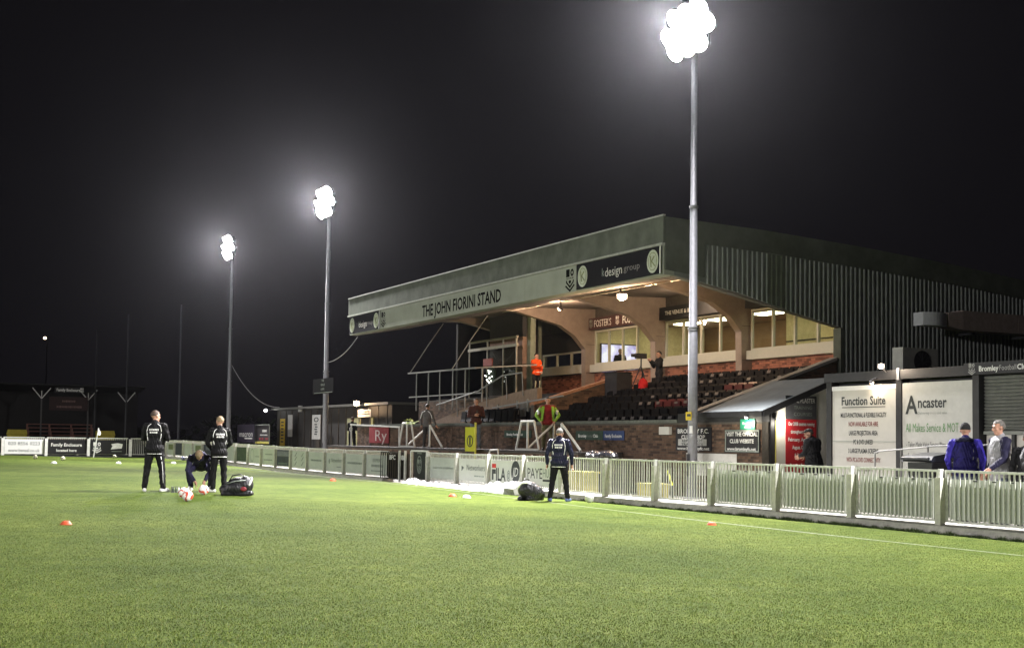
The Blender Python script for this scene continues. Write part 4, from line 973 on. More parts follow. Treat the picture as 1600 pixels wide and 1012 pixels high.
# black gates in the rail opening
BLK = M('black_gate_paint', (.012, .012, .013), .45)
t = thing('metal_gate', 'open black barred gate with white letters BFC in the rail opening', 'gate', (16.7, 41.2, .1))
mb = MB(); mb.box(16.74, 16.78, 40.3, 42.5, 1.02, 1.06); mb.build('top_bar', BLK, t); mb = MB(); mb.box(16.74, 16.78, 40.3, 42.5, .12, .16); mb.build('bottom_bar', BLK, t)
for y in np.linspace(40.3, 42.5, 12):
    mb = MB(); mb.box(16.745, 16.775, y-.014, y+.014, .161, 1.019); mb.build('bar', BLK, t)
mb = MB(); mb.box(16.79, 16.81, 40.0, 41.9, .14, 1.0); mb.build('backing_panel', M('gate_brown', (.05, .035, .025), .6, var=.3), t)
fr = PF(16.735, 42.0, .88); text(fr, 'BFC', .65, 0, .16, INKW, t, w=.55); text(fr, 'JBB', 1.45, 0, .16, INKW, t, w=.5)
for y in (40.15, 40.65):
    mb = MB(); mb.box(16.68, 16.74, y-.035, y+.035, .05, 1.12); mb.build('white_post', INKW, t)
t = thing('banner', 'black banner with white crest on the rail right of the gate', 'banner', (16.75, 39.0, .2))
fr = PF(16.75, 39.5, .22); mb = MB(); fbox(mb, fr, 0, .95, 0, .93, -.02, 0); mb.build('panel', M('banner_black', (.025, .028, .028), .6), t)
mb = MB(); fdisc(mb, fr, .47, .45, .2, .3, .001, .006, 20, 0, .85); mb.build('ring', INKF, t); crest(fr, .47, .45, .35, INKF, t); dashes(fr, .3, .65, .83, .07, INKF, t, 51)
for y in (38.3, 39.62):
    mb = MB(); mb.box(16.68, 16.76, y-.04, y+.04, 0, 1.12); mb.build('white_post', INKW, t)
mb = MB(); mb.bar((16.72, 38.3, 1.12), (16.72, 39.62, 1.12), .05); mb.build('top_rail', INKW, t)

# ------------------------------------------------------------ far family enclosure
t = thing('covered_terrace', 'dark covered family terrace with white V-shaped roof struts beyond the far boards', 'terrace stand', (12, 95, .2))
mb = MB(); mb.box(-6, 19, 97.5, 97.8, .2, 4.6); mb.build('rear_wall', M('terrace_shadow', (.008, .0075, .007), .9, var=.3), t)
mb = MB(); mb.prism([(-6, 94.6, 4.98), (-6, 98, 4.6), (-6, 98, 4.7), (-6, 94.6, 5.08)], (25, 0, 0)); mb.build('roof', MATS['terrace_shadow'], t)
WD = M('dim_white_strut', (.5, .5, .48), .6)
for x, zb in ((6.1, 4.05), (11.9, 4.05), (15.05, 4.0), (17.7, 3.9)):
    mb = MB(); mb.bar((x, 95, .2), (x, 95, zb), .09); mb.build('post', M('terrace_post', (.07, .07, .065), .8), t)
    for dx in (-.62, .6):
        mb = MB(); mb.bar((x, 95, zb), (x+dx, 95, zb+.75), .06); mb.build('strut', WD, t)
    mb = MB(); mb.bar((x, 95, zb), (x, 95, zb+.55), .05); mb.build('strut', WD, t)
SEATB = M('terrace_red_bench', (.16, .075, .055), .8, var=.3)
for k in range(5):
    z = 1.2+.26*k; y = 95.2+.42*k
    mb = MB(); mb.box(11.2, 15.7, y, y+.35, z, z+.06); mb.build('bench_board', SEATB, t)
    for x in (11.2, 12.7, 14.2, 15.6):
        mb = MB(); mb.box(x, x+.08, y+.02, y+.33, .25, z-.001); mb.build('bench_support', SEATB, t)
mb = MB(); mb.box(-6, 19, 95.15, 97.4, .2, .9); mb.build('terrace_step', M('terrace_dark_step', (.05, .048, .045), .9), t)
for x in (10.75, 14.9):
    pass
t = thing('hanging_sign', 'white Family Enclosure lettering sign on the far terrace roof', 'sign', (13.6, 94.5, 4.5))
fr = CF(12.7, 94.5, 4.5); mb = MB(); fbox(mb, fr, 0, 1.95, 0, .36, -.03, 0); mb.build('panel', BLACKB, t); text(fr, 'Family Enclosure', .92, .19, .2, INKW, t, w=1.6); crest(fr, 1.82, .2, .28, INKW, t)
t = thing('hanging_sign', 'dark red board with two faint lines under the far terrace roof', 'sign', (13.8, 94.8, 3.2))
fr = CF(12.4, 94.8, 3.25); mb = MB(); fbox(mb, fr, 0, 2.6, 0, .95, -.03, 0); mb.build('panel', M('faint_maroon', (.022, .009, .007), .7, var=.3), t)
dashes(fr, .85, 1.75, .65, .16, M('faint_pink', (.16, .10, .09), .7), t, 61); dashes(fr, .5, 2.2, .25, .16, MATS['faint_pink'], t, 62)
YEL = M('grit_bin_yellow', (.42, .36, .04), .6, var=.2)
for (px, lab) in ((28, 'yellow grit bin left of the red benches on the far terrace'), (160, 'dim yellow grit bin right of the red benches on the far terrace')):
    x = 10.3 if px == 28 else 16.2
    t = thing('grit_bin', lab, 'bin', (x, 94.6, .2), 'grit bins on the far terrace')
    mb = MB(); mb.prism([(x-.55, 94.3, .3), (x+.55, 94.3, .3), (x+.62, 94.3, 1.5), (x-.62, 94.3, 1.5)], (0, .6, 0)); mb.build('tub', YEL, t)
    mb = MB(); mb.prism([(x-.66, 94.25, 1.51), (x+.66, 94.25, 1.51), (x+.58, 94.25, 1.85), (x-.58, 94.25, 1.85)], (0, .7, 0)); mb.build('lid', YEL, t)
# net poles and far lamp
for x, z, lab in ((19.0, 10.1, 'tall thin dark net pole right of the standing pair'), (15.65, 9.3, 'tall thin dark net pole above the corner of the pitch'), (13.74, 8.2, 'faintest net pole at the far end, left of the others')):
    o = MB().tube([(x, 84, .2), (x, 84, 3.2), (x, 84, 3.21), (x, 84, z)], [.075, .07, .055, .045], 10).build('pole', M('dull_pole', (.07, .072, .08), .6) if x > 18 else (M('dim_pole', (.02, .021, .023), .7) if x > 15 else M('black_pole', (.009, .009, .01), .7)), tt := thing('net_pole', lab, 'pole', (x, 84, .2), 'net poles behind the far end'), True)
    mb = MB(); mb.lathe([(.0, 0), (.16, 0), (.16, .03), (.08, .05)], (x, 84, .27), 10); mb.build('base_plate', GALV, tt)
t = thing('street_lamp', 'single tiny far street lamp glowing left of the masts', 'street lamp', (25.25, 200, 0))
mb = MB(); mb.tube([(25.6, 200, -.3), (25.6, 200, 15.3), (25.5, 200, 15.8), (25.25, 199.9, 15.95)], .09, 8); mb.build('pole', DKMET, t)
mb = MB(); mb.ball((25.25, 199.9, 15.83), (.24, .24, .2), 10, 8); mb.build('lamp_head', EM('street_lamp_glow', (1, .74, .48), 6), t)
# rough hedge line far off, nearly black
t = thing('hedge', 'dark low hedge behind the huts and far terrace', 'hedge', (30, 104, 0))
mb = MB(); rs = random.Random(5)
for i in range(2600):
    x = rs.uniform(16, 60); y = 103+rs.uniform(-1, 1); z = rs.uniform(0, 2.6+.8*math.sin(x*.5)); s = rs.uniform(.12, .3)
    a, b = rs.uniform(0, 6.28), rs.uniform(-1, 1); u = V((math.cos(a), math.sin(a), b))*s; v_ = V((-math.sin(a), math.cos(a), rs.uniform(-1, 1)))*s*.6
    k = len(mb.v); c = V((x, y, z)); mb.v += [tuple(c-u), tuple(c+v_), tuple(c+u), tuple(c-v_)]; mb.f.append([k, k+1, k+2, k+3]); mb.m.append(0)
mb.build('leaves', M('hedge_leaf', (.02, .028, .014), .8, var=.4), t, kind='stuff')

# ------------------------------------------------------------ small things on and by the pitch
def mat_ball(name, base, panel):
    return [M(name+'_base', base, .4, var=.05), M(name+'_panel', panel, .4, var=.05)]
PHI = (1+5**.5)/2; ICO = [V(p)/np.linalg.norm(p) for p in [(0, s, t_*PHI) for s in (-1, 1) for t_ in (-1, 1)]+[(s, t_*PHI, 0) for s in (-1, 1) for t_ in (-1, 1)]+[(t_*PHI, 0, s) for s in (-1, 1) for t_ in (-1, 1)]]
def ball_mesh(mats, thr, keep=12, twist=False):
    mb = MB(); mb.ball((0, 0, 0), .11, 28, 20)
    v = np.array(mb.v)
    for i, f in enumerate(mb.f):
        c = v[f].mean(0); c /= np.linalg.norm(c)
        if twist: mb.m[i] = 1 if math.sin(5*c[0]+3*math.sin(3*c[1])+2*c[2]) > .35 else 0
        else: mb.m[i] = 1 if max(np.dot(c, q) for q in ICO[:keep]) > thr else 0
    return mb.mesh('cover', mats, smooth=True)
BALLR = ball_mesh(mat_ball('match_ball', (.72, .7, .66), (.55, .06, .03)), .88, 12, True)
BALLY = ball_mesh(mat_ball('training_ball', (.72, .72, .5), (.05, .05, .05)), .93)
def ball(p, me, label, group, rot=(0, 0, 0), cat='ball'):
    t = thing('football', label, cat, (p[0], p[1], G(p[0], p[1])+.112), group); o = obj_me('cover', me, t); o.rotation_euler = rot
    mb = MB(); r0 = root_loc(t); mb.ball((r0[0]+.02, r0[1]-.108, r0[2]+.02), (.012, .004, .012), 6, 4); mb.build('valve', INK, t)
ball((5.987, 25.528, 0.221), BALLR, 'white and red football nearest the camera, in front of the crouching man', 'white and red footballs', (.4, .3, .2))
ball((6.171, 26.656, 0.231), BALLR, 'white and red football touching the nearest one', 'white and red footballs', (1.3, .5, .9))
ball((6.898, 27.945, 0.235), BALLR, 'white and red football at the feet of the crouching man', 'white and red footballs', (.1, 1.1, 2))
for (x, y, lab) in ((55, 717, 'yellowish football on the far left, below the telephone board'), (98, 719, 'yellowish football left of the corner flag, nearest of the far balls'), (119, 712, 'yellowish football below the Family Enclosure board'), (179, 715, 'yellowish football right of the corner flag')): pass
for p, lab in (((8.239, 67.496, 0.295), 'yellowish football on the far left, below the telephone board'), ((9.131, 64.567, 0.276), 'yellowish football below Family Enclosure board, nearest the camera of the far balls'), ((12.294, 81.469, 0.210), 'yellowish football left of the corner flag'), ((13.827, 77.352, 0.193), 'yellowish football right of the corner flag'), ((15.748, 84.549, 0.197), 'pale football under the crest board end'), ((9.018, 80.981, 0.278), 'pale football at the foot of the telephone board')):
    ball(p, BALLY, lab, 'training balls at the far end', (.3, .7, .2))
ball((16.377, 71.109, 0.191), ball_mesh(mat_ball('blue_ball', (.12, .13, .4), (.5, .5, .5)), .93), 'blue football in front of the rail left of crouching man', 'training balls at the far end')
ORANGE = M('orange_cone', (.55, .085, .03), .6, var=.15); WCONE = M('white_cone', (.78, .78, .74), .5, var=.05)
def cone(p, mat, label, s=1.):
    s *= .88
    t = thing('marker_cone', label, 'cone', (p[0], p[1], G(p[0], p[1])), 'training marker cones'); z = G(p[0], p[1])
    mb = MB(); mb.lathe([(.10*s, .004), (.098*s, .012), (.055*s, .065*s), (.028*s, .07*s), (.02*s, .06*s), (.05*s, .05*s), (.09*s, .004)], (p[0], p[1], z), 18); mb.build('dish', mat, t, True)
cone((2.893, 19.950, 0.175), ORANGE, 'orange marker cone alone on the left of the grass'); cone((13.877, 18.949, 0.020), ORANGE, 'orange marker cone on the touchline at the right', 1.0)
cone((13.099, 28.452, 0.120), ORANGE, 'orange marker cone beside the white one', 1.2); cone((13.217, 27.900, 0.113), WCONE, 'white marker cone beside the orange one', 1.2); cone((13.277, 37.665, 0.193), ORANGE, 'small orange marker cone near the far rail boards', 1.2)
cone((7.636, 56.502, 0.307), WCONE, 'white marker cone left of the corner flag', 1.5); cone((10.937, 60.196, 0.236), WCONE, 'white marker cone left of the man in black', 1.5); cone((13.955, 62.580, 0.192), WCONE, 'white marker cone beside the crouching man', 1.5)
cone((18.575, 67.389, 0.168), WCONE, 'white marker cone right of the standing man by the rail', 1.3)
# corner flag
p = (12.869, 78.800, 0.295)
t = thing('corner_flag', 'leaning white corner flag in front of the far boards', 'corner flag', (p[0], p[1], G(p[0], p[1])))
z = G(p[0], p[1]); q = (p[0]+.25, p[1], z+1.75)
mb = MB(); mb.tube([(p[0], p[1], z), q], .032, 8); mb.build('pole', INKW, t)
mb = MB(); mb.prism([(q[0], q[1], q[2]), (q[0]+.16, q[1]+.03, q[2]-.28), (q[0]+.1, q[1]-.02, q[2]-.45), (q[0]-.05, q[1], q[2]-.42)], (0, .008, 0)); mb.build('flag', INKW, t)

def blob(name, prims, mats, parent, voxel=.012, disp=.004, names=None):
    """one continuous surface grown round ellipsoids / capsules; prims: (kind, data..., material key)"""
    keys = list(mats); mb = MB()
    for pr in prims:
        if pr[0] == 'e':                          # ellipsoid: centre, radii, 3x3 axes
            _, c, r, ax, mk = pr; n0 = len(mb.v); mb.ball((0, 0, 0), 1., 16, 10)
            A = np.array(ax).T
            for i in range(n0, len(mb.v)): mb.v[i] = tuple(V(c)+A@(V(mb.v[i])*V(r)))
        else:                                      # capsule: a, b, ra, rb
            _, a, b, ra, rb, mk = pr; a, b = V(a), V(b); d = b-a; Ln = np.linalg.norm(d)+1e-9; d = d/Ln
            pts, rad = [], []
            for k in range(5): s = math.sin(k/4*math.pi/2); pts.append(a-d*ra*(1-s*1.0)*.98); rad.append(max(.002, ra*math.sqrt(max(0, 1-(1-s)**2))))
            for k in range(5): s = math.sin((4-k)/4*math.pi/2); pts.append(b+d*rb*(1-s)*.98+d*1e-5*k); rad.append(max(.002, rb*math.sqrt(max(0, 1-(1-s)**2))))
            mb.tube(pts, rad, 12)
    me = mb.mesh(name, [mats[k] for k in keys]); o = bpy.data.objects.new(name, me); COL.objects.link(o)
    md = o.modifiers.new('r', 'REMESH'); md.mode = 'VOXEL'; md.voxel_size = voxel
    ms = o.modifiers.new('s', 'SMOOTH'); ms.factor = .5; ms.iterations = 3
    dg = bpy.context.evaluated_depsgraph_get(); m2 = bpy.data.meshes.new_from_object(o.evaluated_get(dg)); o.modifiers.clear()
    n = len(m2.vertices); co = np.zeros(n*3); m2.vertices.foreach_get('co', co); co = co.reshape(-1, 3)
    nr = np.zeros(n*3); m2.vertices.foreach_get('normal', nr); nr = nr.reshape(-1, 3)
    best = np.full(n, 1e9); idx = np.zeros(n, int)
    for pr in prims:
        if pr[0] == 'e':
            _, c, r, ax, mk = pr; A = np.array(ax); q = ((co-V(c))@A.T)/V(r); d = (np.linalg.norm(q, axis=1)-1)*min(r)
        else:
            _, a, b, ra, rb, mk = pr; a, b = V(a), V(b); ab = b-a; t_ = np.clip(((co-a)@ab)/(ab@ab+1e-9), 0, 1)
            d = np.linalg.norm(co-(a+t_[:, None]*ab), axis=1)-(ra+(rb-ra)*t_)
        k = keys.index(mk); up = d < best; best[up] = d[up]; idx[up] = k
    if disp:
        soft = np.array([0. if k in ('skin', 'shoe', 'sole') else 1. for k in keys])[idx]
        x, y, z = co.T
        w_ = np.sin(38*z+9*np.sin(17*x+5*y)+6*np.sin(13*y))*.5+np.sin(61*z*(.6)+23*x-19*y+4*np.sin(29*x))*.35+np.sin(90*x+70*y+40*z)*.15
        co = co+nr*(w_*soft*disp)[:, None]
        m2.vertices.foreach_set('co', co.ravel())
    m2.materials.clear()
    for k in keys: m2.materials.append(mats[k])
    nf = len(m2.polygons); lt = np.zeros(nf, int); m2.polygons.foreach_get('loop_start', lt); lv = np.zeros(len(m2.loops), int); m2.loops.foreach_get('vertex_index', lv)
    m2.polygons.foreach_set('material_index', idx[lv[lt]].tolist()); m2.polygons.foreach_set('use_smooth', [True]*nf); m2.update()
    bpy.data.objects.remove(o); bpy.data.meshes.remove(me); m2.name = name
    o = bpy.data.objects.new(name, m2); COL.objects.link(o)
    if parent is not None: o.parent = parent
    return o
I3 = ((1, 0, 0), (0, 1, 0), (0, 0, 1))
BAGK = M('black_nylon', (.012, .012, .014), .42, var=.3, bump=.5, bscale=25)
def kit_bag(p, rz, label, red=True, s=1.):
    t = thing('kit_bag', label, 'bag', (p[0], p[1], G(p[0], p[1])), 'black kit bags'); 
    body = [('e', (0, 0, .17*s), (.30*s, .21*s, .17*s), I3, 'b'), ('e', (.18*s, 0, .22*s), (.16*s, .19*s, .19*s), I3, 'b'), ('e', (-.2*s, .02, .12*s), (.17*s, .18*s, .12*s), I3, 'b'), ('e', (.05*s, -.04, .3*s), (.2*s, .15*s, .09*s), I3, 'b'), ('c', (-.28*s, -.1, .05), (.3*s, -.12, .05), .05, .05, 'b'), ('c', (-.28*s, .12, .05), (.3*s, .12, .05), .05, .05, 'b')]
    blob('bag_body', body, {'b': BAGK}, t, .014, .007)
    def loc(mb, nm, m_): o = obj_me(nm, mb.mesh(nm, m_, smooth=True), t); return o
    mb = MB(); mb.tube([(-.15*s, -.12, .3*s), (-.08*s, -.13, .42*s), (.08*s, -.12, .45*s), (.17*s, -.1, .38*s)], .014, 6); loc(mb, 'handle', BAGK)
    mb = MB(); mb.tube([(.27*s, -.16*s, .22*s), (.31*s, -.05, .36*s), (.28*s, .1, .37*s)], .024, 6); loc(mb, 'pale_trim', INKW)
    mb = MB(); mb.tube([(-.2*s, -.17*s, .25*s), (0, -.2*s, .31*s), (.2*s, -.18*s, .33*s)], .008, 5); loc(mb, 'zip', INKF)
    if red:
        mb = MB(); mb.ball((.16*s, -.19*s, .15*s), (.07, .025, .05), 10, 7); loc(mb, 'red_pouch', M('bag_red', (.2, .02, .03), .5))
    t.rotation_euler = (0, 0, rz); return t
kit_bag((7.593, 27.797, 0.221), -.4, 'black kit bag with pale trim and red pouch right of the standing men', True, 1.05)
kit_bag((14.431, 26.877, 0.094), -2.6, 'black kit bag with pale patch at the feet of the man by the rail', False, 1.15)
t = thing('bottle_carrier', 'small dark bottle carrier on the grass left of the footballs', 'carrier', (0, 0, 0)); p = (6.531, 28.961, 0.252); t.location = (p[0], p[1], G(p[0], p[1])); t.scale = (.6, .6, .6)
for i in range(3):
    mb = MB(); mb.lathe([(0, 0), (.032, 0), (.034, .12), (.02, .15), (.018, .17), (0, .17)], (-.1+.1*i, 0, .02), 10); obj_me('bottle', mb.mesh('bottle', WCONE if i == 2 else GREENB), t)
mb = MB(); mb.box(-.17, .17, -.06, .06, .0, .02); mb.box(-.17, -.15, -.02, .02, .02, .2); mb.box(.15, .17, -.02, .02, .02, .2); mb.box(-.17, .17, -.015, .015, .2, .22); obj_me('tray', mb.mesh('tray', DKMET), t)
# crumpled white sheet along the rail
t = thing('plastic_sheet', 'crumpled white plastic sheet lying along the foot of the rail', 'sheet', (16.0, 34.5, 0))
mb = MB(); ny, nx_ = 150, 26; rs = random.Random(8)
for j in range(ny):
    f = j/(ny-1); y = 38.6-8.0*f
    wid = .42+.35*math.sin(f*3.14)**.5+.16*math.sin(f*17)+.1*math.sin(f*31)
    for i in range(nx_):
        g = i/(nx_-1); x = 16.52-wid*g
        hgt = math.sin(g*3.14)**.7*(.02+.05*math.sin(9*f+4*g)**2+.05*abs(math.sin(23*f+7*g))+.055*abs(math.sin(61*f-11*g))+.03*abs(math.sin(97*f+31*g)))+(.16*(1-g)*max(0, 1-f*6))
        if f > .72: hgt *= 1.5+.6*math.sin((f-.72)*11)
        mb.v.append((x+.03*math.sin(40*f+6*g), y, max(G(x, y), .0)+.01+hgt))
for j in range(ny-1):
    for i in range(nx_-1):
        a = j*nx_+i; mb.f.append([a, a+nx_, a+nx_+1, a+1]); mb.m.append(0)
mb.build('sheet', M('white_polythene', (.46, .47, .46), .4, var=.08, scale=6, bump=.3, bscale=14), t, True)
mb = MB(); mb.prism([(16.55, 30.75, .05), (16.0, 30.75, .03), (15.95, 30.75, .2), (16.3, 30.75, .38), (16.56, 30.75, .3)], (0, .8, 0)); mb.build('folded_end', M('grey_polythene', (.25, .25, .23), .5, var=.35, scale=8), t)
# papers at the foot of the near rail
t = thing('paper_stack', 'loose white papers at the foot of the rail at far right', 'papers', (0, 0, 0)); p = (16.891, 15.354, 0.000); t.location = (p[0], p[1], G(p[0], p[1])+.005)
for i in range(5):
    mb = MB(); a = .3*i; u = V((math.cos(a), math.sin(a), .12*(i % 2)))*.2; v_ = V((-math.sin(a), math.cos(a), .1))*.14; c = V((.1*i-.2, .05*i, .03+.03*i)); mb.prism([tuple(c-u-v_), tuple(c+u-v_), tuple(c+u+v_), tuple(c-u+v_)], (0, 0, .004)); obj_me('paper', mb.mesh('paper', PAPER), t)
# things on the path behind the rail
t = thing('wheelie_bin', 'black wheelie bin behind the rail left of the man in blue', 'bin', (18.5, 18.2, .0))
BINM = M('bin_plastic', (.012, .014, .014), .4, var=.2); mb = MB(); mb.prism([(18.2, 17.85, .15), (18.85, 17.85, .15), (18.95, 17.8, 1.18), (18.1, 17.8, 1.18)], (0, .62, 0)); mb.build('tub', BINM, t)
mb = MB(); mb.prism([(18.02, 17.76, 1.19), (19.0, 17.76, 1.19), (19.0, 17.76, 1.27), (18.6, 17.76, 1.37), (18.1, 17.76, 1.30)], (0, .75, 0)); mb.build('lid', BINM, t)
mb = MB(); mb.tube([(18.02, 17.8, 1.25), (18.02, 18.5, 1.25)], .03, 8); mb.build('handle', BINM, t)
for y in (17.82, 18.5):
    mb = MB(); mb.tube([(18.95, y-.03, .11), (18.95, y+.03, .11)], .1, 14); mb.build('wheel', BINM, t)
t = thing('hoop_rail', 'thin grey tubular hoop rail in front of the notice boards', 'rail', (18.9, 19, 0))
for nm, pts in (('hoop', [(18.900, 20.161, 0.637), (18.900, 20.159, 1.325), (18.900, 20.066, 1.366), (18.900, 18.685, 1.472), (18.900, 18.689, 0.692)]), ('hoop', [(18.900, 18.685, 1.485), (18.900, 17.197, 1.523), (18.900, 17.203, 0.747)]), ('post', [(18.900, 19.413, 1.426), (18.900, 19.416, 0.665)])):
    mb = MB(); mb.tube(pts, .017, 8); mb.build(nm, STUBE, t)
t = thing('bin_bag', 'shiny black plastic bag on the walkway end behind the rail', 'bag', (19.6, 32.0, 0)); c = V((18.600, 30.533, 1.174))
blob('bag', [('e', tuple(c+V((0, 0, -.08))-V(root_loc(t))), (.3, .75, .12), I3, 'b'), ('e', tuple(c+V((0, .4, -.04))-V(root_loc(t))), (.2, .3, .12), I3, 'b'), ('e', tuple(c-V((0, .3, .05))-V(root_loc(t))), (.25, .4, .13), I3, 'b')], {'b': M('bin_liner', (.015, .015, .018), .18, var=.2, bump=.6, bscale=12)}, t, .02, .012)
mb = MB(); q = c; mb.prism([(18.3, q[1]-.9, .05), (18.95, q[1]-.9, .05), (18.95, q[1]-.9, q[2]-.17), (18.3, q[1]-.9, q[2]-.17)], (0, 1.8, 0)); mb.build('crate', M('dark_crate', (.03, .028, .026), .7), t)
YB = M('yellow_block', (.34, .30, .08), .6, var=.15)
for i, (p, q, lab) in enumerate((((17.400, 30.290, 0.649), (17.400, 29.329, 0.269), 'pale yellow grit box behind the rail beside the man in navy'), ((17.400, 26.730, 0.448), (17.400, 25.993, 0.304), 'small yellow block behind the open railing bay'))):
    t = thing('yellow_box', lab, 'box', (17.4, (p[1]+q[1])/2, .02), 'yellow boxes behind the rail'); mb = MB(); mb.prism([(17.35, q[1], .03), (17.75, q[1], .03), (17.78, q[1], p[2]), (17.32, q[1], p[2])], (0, p[1]-q[1], 0)); mb.build('tub', YB, t)
    mb = MB(); mb.box(17.29, 17.81, q[1]-.03, p[1]+.03, p[2]+.002, p[2]+.05); mb.build('lid', YB, t)
t = thing('yellow_pole', 'short leaning yellow pole behind the open railing bay', 'pole', (17.6, 24.5, 0)); mb = MB(); mb.tube([(17.600, 25.828, 0.819), (17.600, 25.634, 0.471)], .025, 8); mb.build('rod', M('hi_vis_pole', (.6, .62, .05), .5), t); q = (17.600, 25.634, 0.471); mb = MB(); mb.tube([q, (q[0], q[1]-.05, .03)], .02, 8); mb.build('foot', DKMET, t)
t, fr, W, H_ = panel_on(18.6, (18.600, 39.440, 1.938), (18.600, 38.661, 1.122), M('flag_lime', (.52, .53, .03), .6, var=.08), 'upright lime yellow board with dark ring behind the rail', name='notice_board', group=None)
mb = MB(); fdisc(mb, fr, W*.5, H_*.42, W*.3, H_*.25, .001, .008, 18, 0, .8); mb.build('ring', INK, t); mb = MB(); fbox(mb, fr, W*.44, W*.56, H_*.25, H_*.6, .001, .008); mb.build('dark_bar', INK, t); mb = MB(); fbox(mb, fr, W+.01, W+.06, -.3, H_+.15, -.02, .03); mb.build('edge_pole', M('lime_edge', (.6, .6, .1), .6), t)
t = thing('hurdle', 'low white tubular hurdle behind the rail right of the lime board', 'hurdle', (18.2, 37, 0))
mb = MB(); mb.tube([(18.200, 36.833, 1.000), (18.200, 36.700, 1.185), (18.200, 36.155, 1.212), (18.200, 36.100, 0.850)], .03, 8); mb.build('tube', WTUBE, t); q = (18.200, 36.833, 1.000); mb = MB(); mb.tube([q, (q[0], q[1], .03)], .03, 8); mb.build('leg', WTUBE, t)

# ------------------------------------------------------------ people
from mathutils.bvhtree import BVHTree
SKIN = M('skin', (.42, .23, .16), .55, var=.12, scale=9, spec=.35)
CL = {}
def cloth(name, col, rough=.75): return M('cloth_'+name, col, rough, var=.25, scale=7, bump=.45, bscale=18, spec=.12)
BLKC = cloth('black_tracksuit', (.0055, .0055, .006), .6); NAVC = cloth('navy_shell', (.012, .013, .03), .38); NAVD = cloth('navy_tracksuit', (.018, .017, .04), .6); GRYC = cloth('grey_jacket', (.10, .095, .092))
DKC = cloth('dark_coat', (.018, .018, .02)); JEAN = cloth('jeans', (.10, .12, .15)); CHAR = cloth('charcoal_trousers', (.035, .033, .033)); LIME = cloth('hi_vis_lime', (.22, .40, .05)); REDC = cloth('red_shirt', (.22, .02, .02)); ORG = cloth('hi_vis_orange', (.80, .09, .015)); KHAK = cloth('khaki', (.13, .12, .06))
BLUEC = cloth('blue_shell', (.012, .010, .075), .5); GILET = cloth('grey_gilet', (.30, .30, .315), .5); BROWN = cloth('maroon_brown_coat', (.06, .025, .02))
SHOEW = M('white_trainer', (.7, .7, .68), .5); SHOEK = M('black_shoe', (.015, .015, .015), .4); SHOEB = M('blue_trainer', (.10, .14, .3), .5)
HAIRB = M('brown_hair', (.05, .032, .02), .7, var=.4, scale=40); HAIRG = M('grey_hair', (.13, .12, .105), .7, var=.3, scale=40); HAIRL = M('fair_hair', (.22, .16, .09), .7, var=.3, scale=40); HAIRK = M('black_hair', (.012, .011, .01), .6)
EYEM = M('eye', (.02, .015, .012), .3); LIP = M('lip', (.28, .10, .08), .5)
def nrm(v): v = V(v); return v/(np.linalg.norm(v)+1e-9)
def hand_prims(w, d, side, out, mk='skin', curl=.35):
    """palm, four unequal bent fingers and a thumb leaving the side of the palm; w wrist, d hand direction, out = palm-width direction"""
    d = nrm(d); out = nrm(V(out)-d*np.dot(out, d)); nrmv = np.cross(d, out)*side
    w = V(w); pr = [('c', w, w+d*.075, .030, .034, mk), ('c', w+d*.05-out*.022, w+d*.085-out*.028, .02, .017, mk), ('c', w+d*.05+out*.022, w+d*.085+out*.028, .02, .017, mk)]
    for k, (o, L_) in enumerate(((-.036, .068), (-.0125, .08), (.0125, .076), (.036, .058))):
        b = w+d*.09+out*o; m1 = b+(d*math.cos(curl)+nrmv*math.sin(curl))*L_*.55+out*o*.12; e = m1+(d*math.cos(curl*2.4)+nrmv*math.sin(curl*2.4))*L_*.5
        pr += [('c', b, m1, .0105, .0095, mk), ('c', m1, e, .0095, .008, mk)]
    tb = w+d*.03-out*.034; tm = tb+nrm(d*.6-out*.75+nrmv*.3)*.045; te = tm+nrm(d*.9-out*.2+nrmv*.4)*.035
    pr += [('c', tb, tm, .0135, .012, mk), ('c', tm, te, .012, .0095, mk)]
    return pr
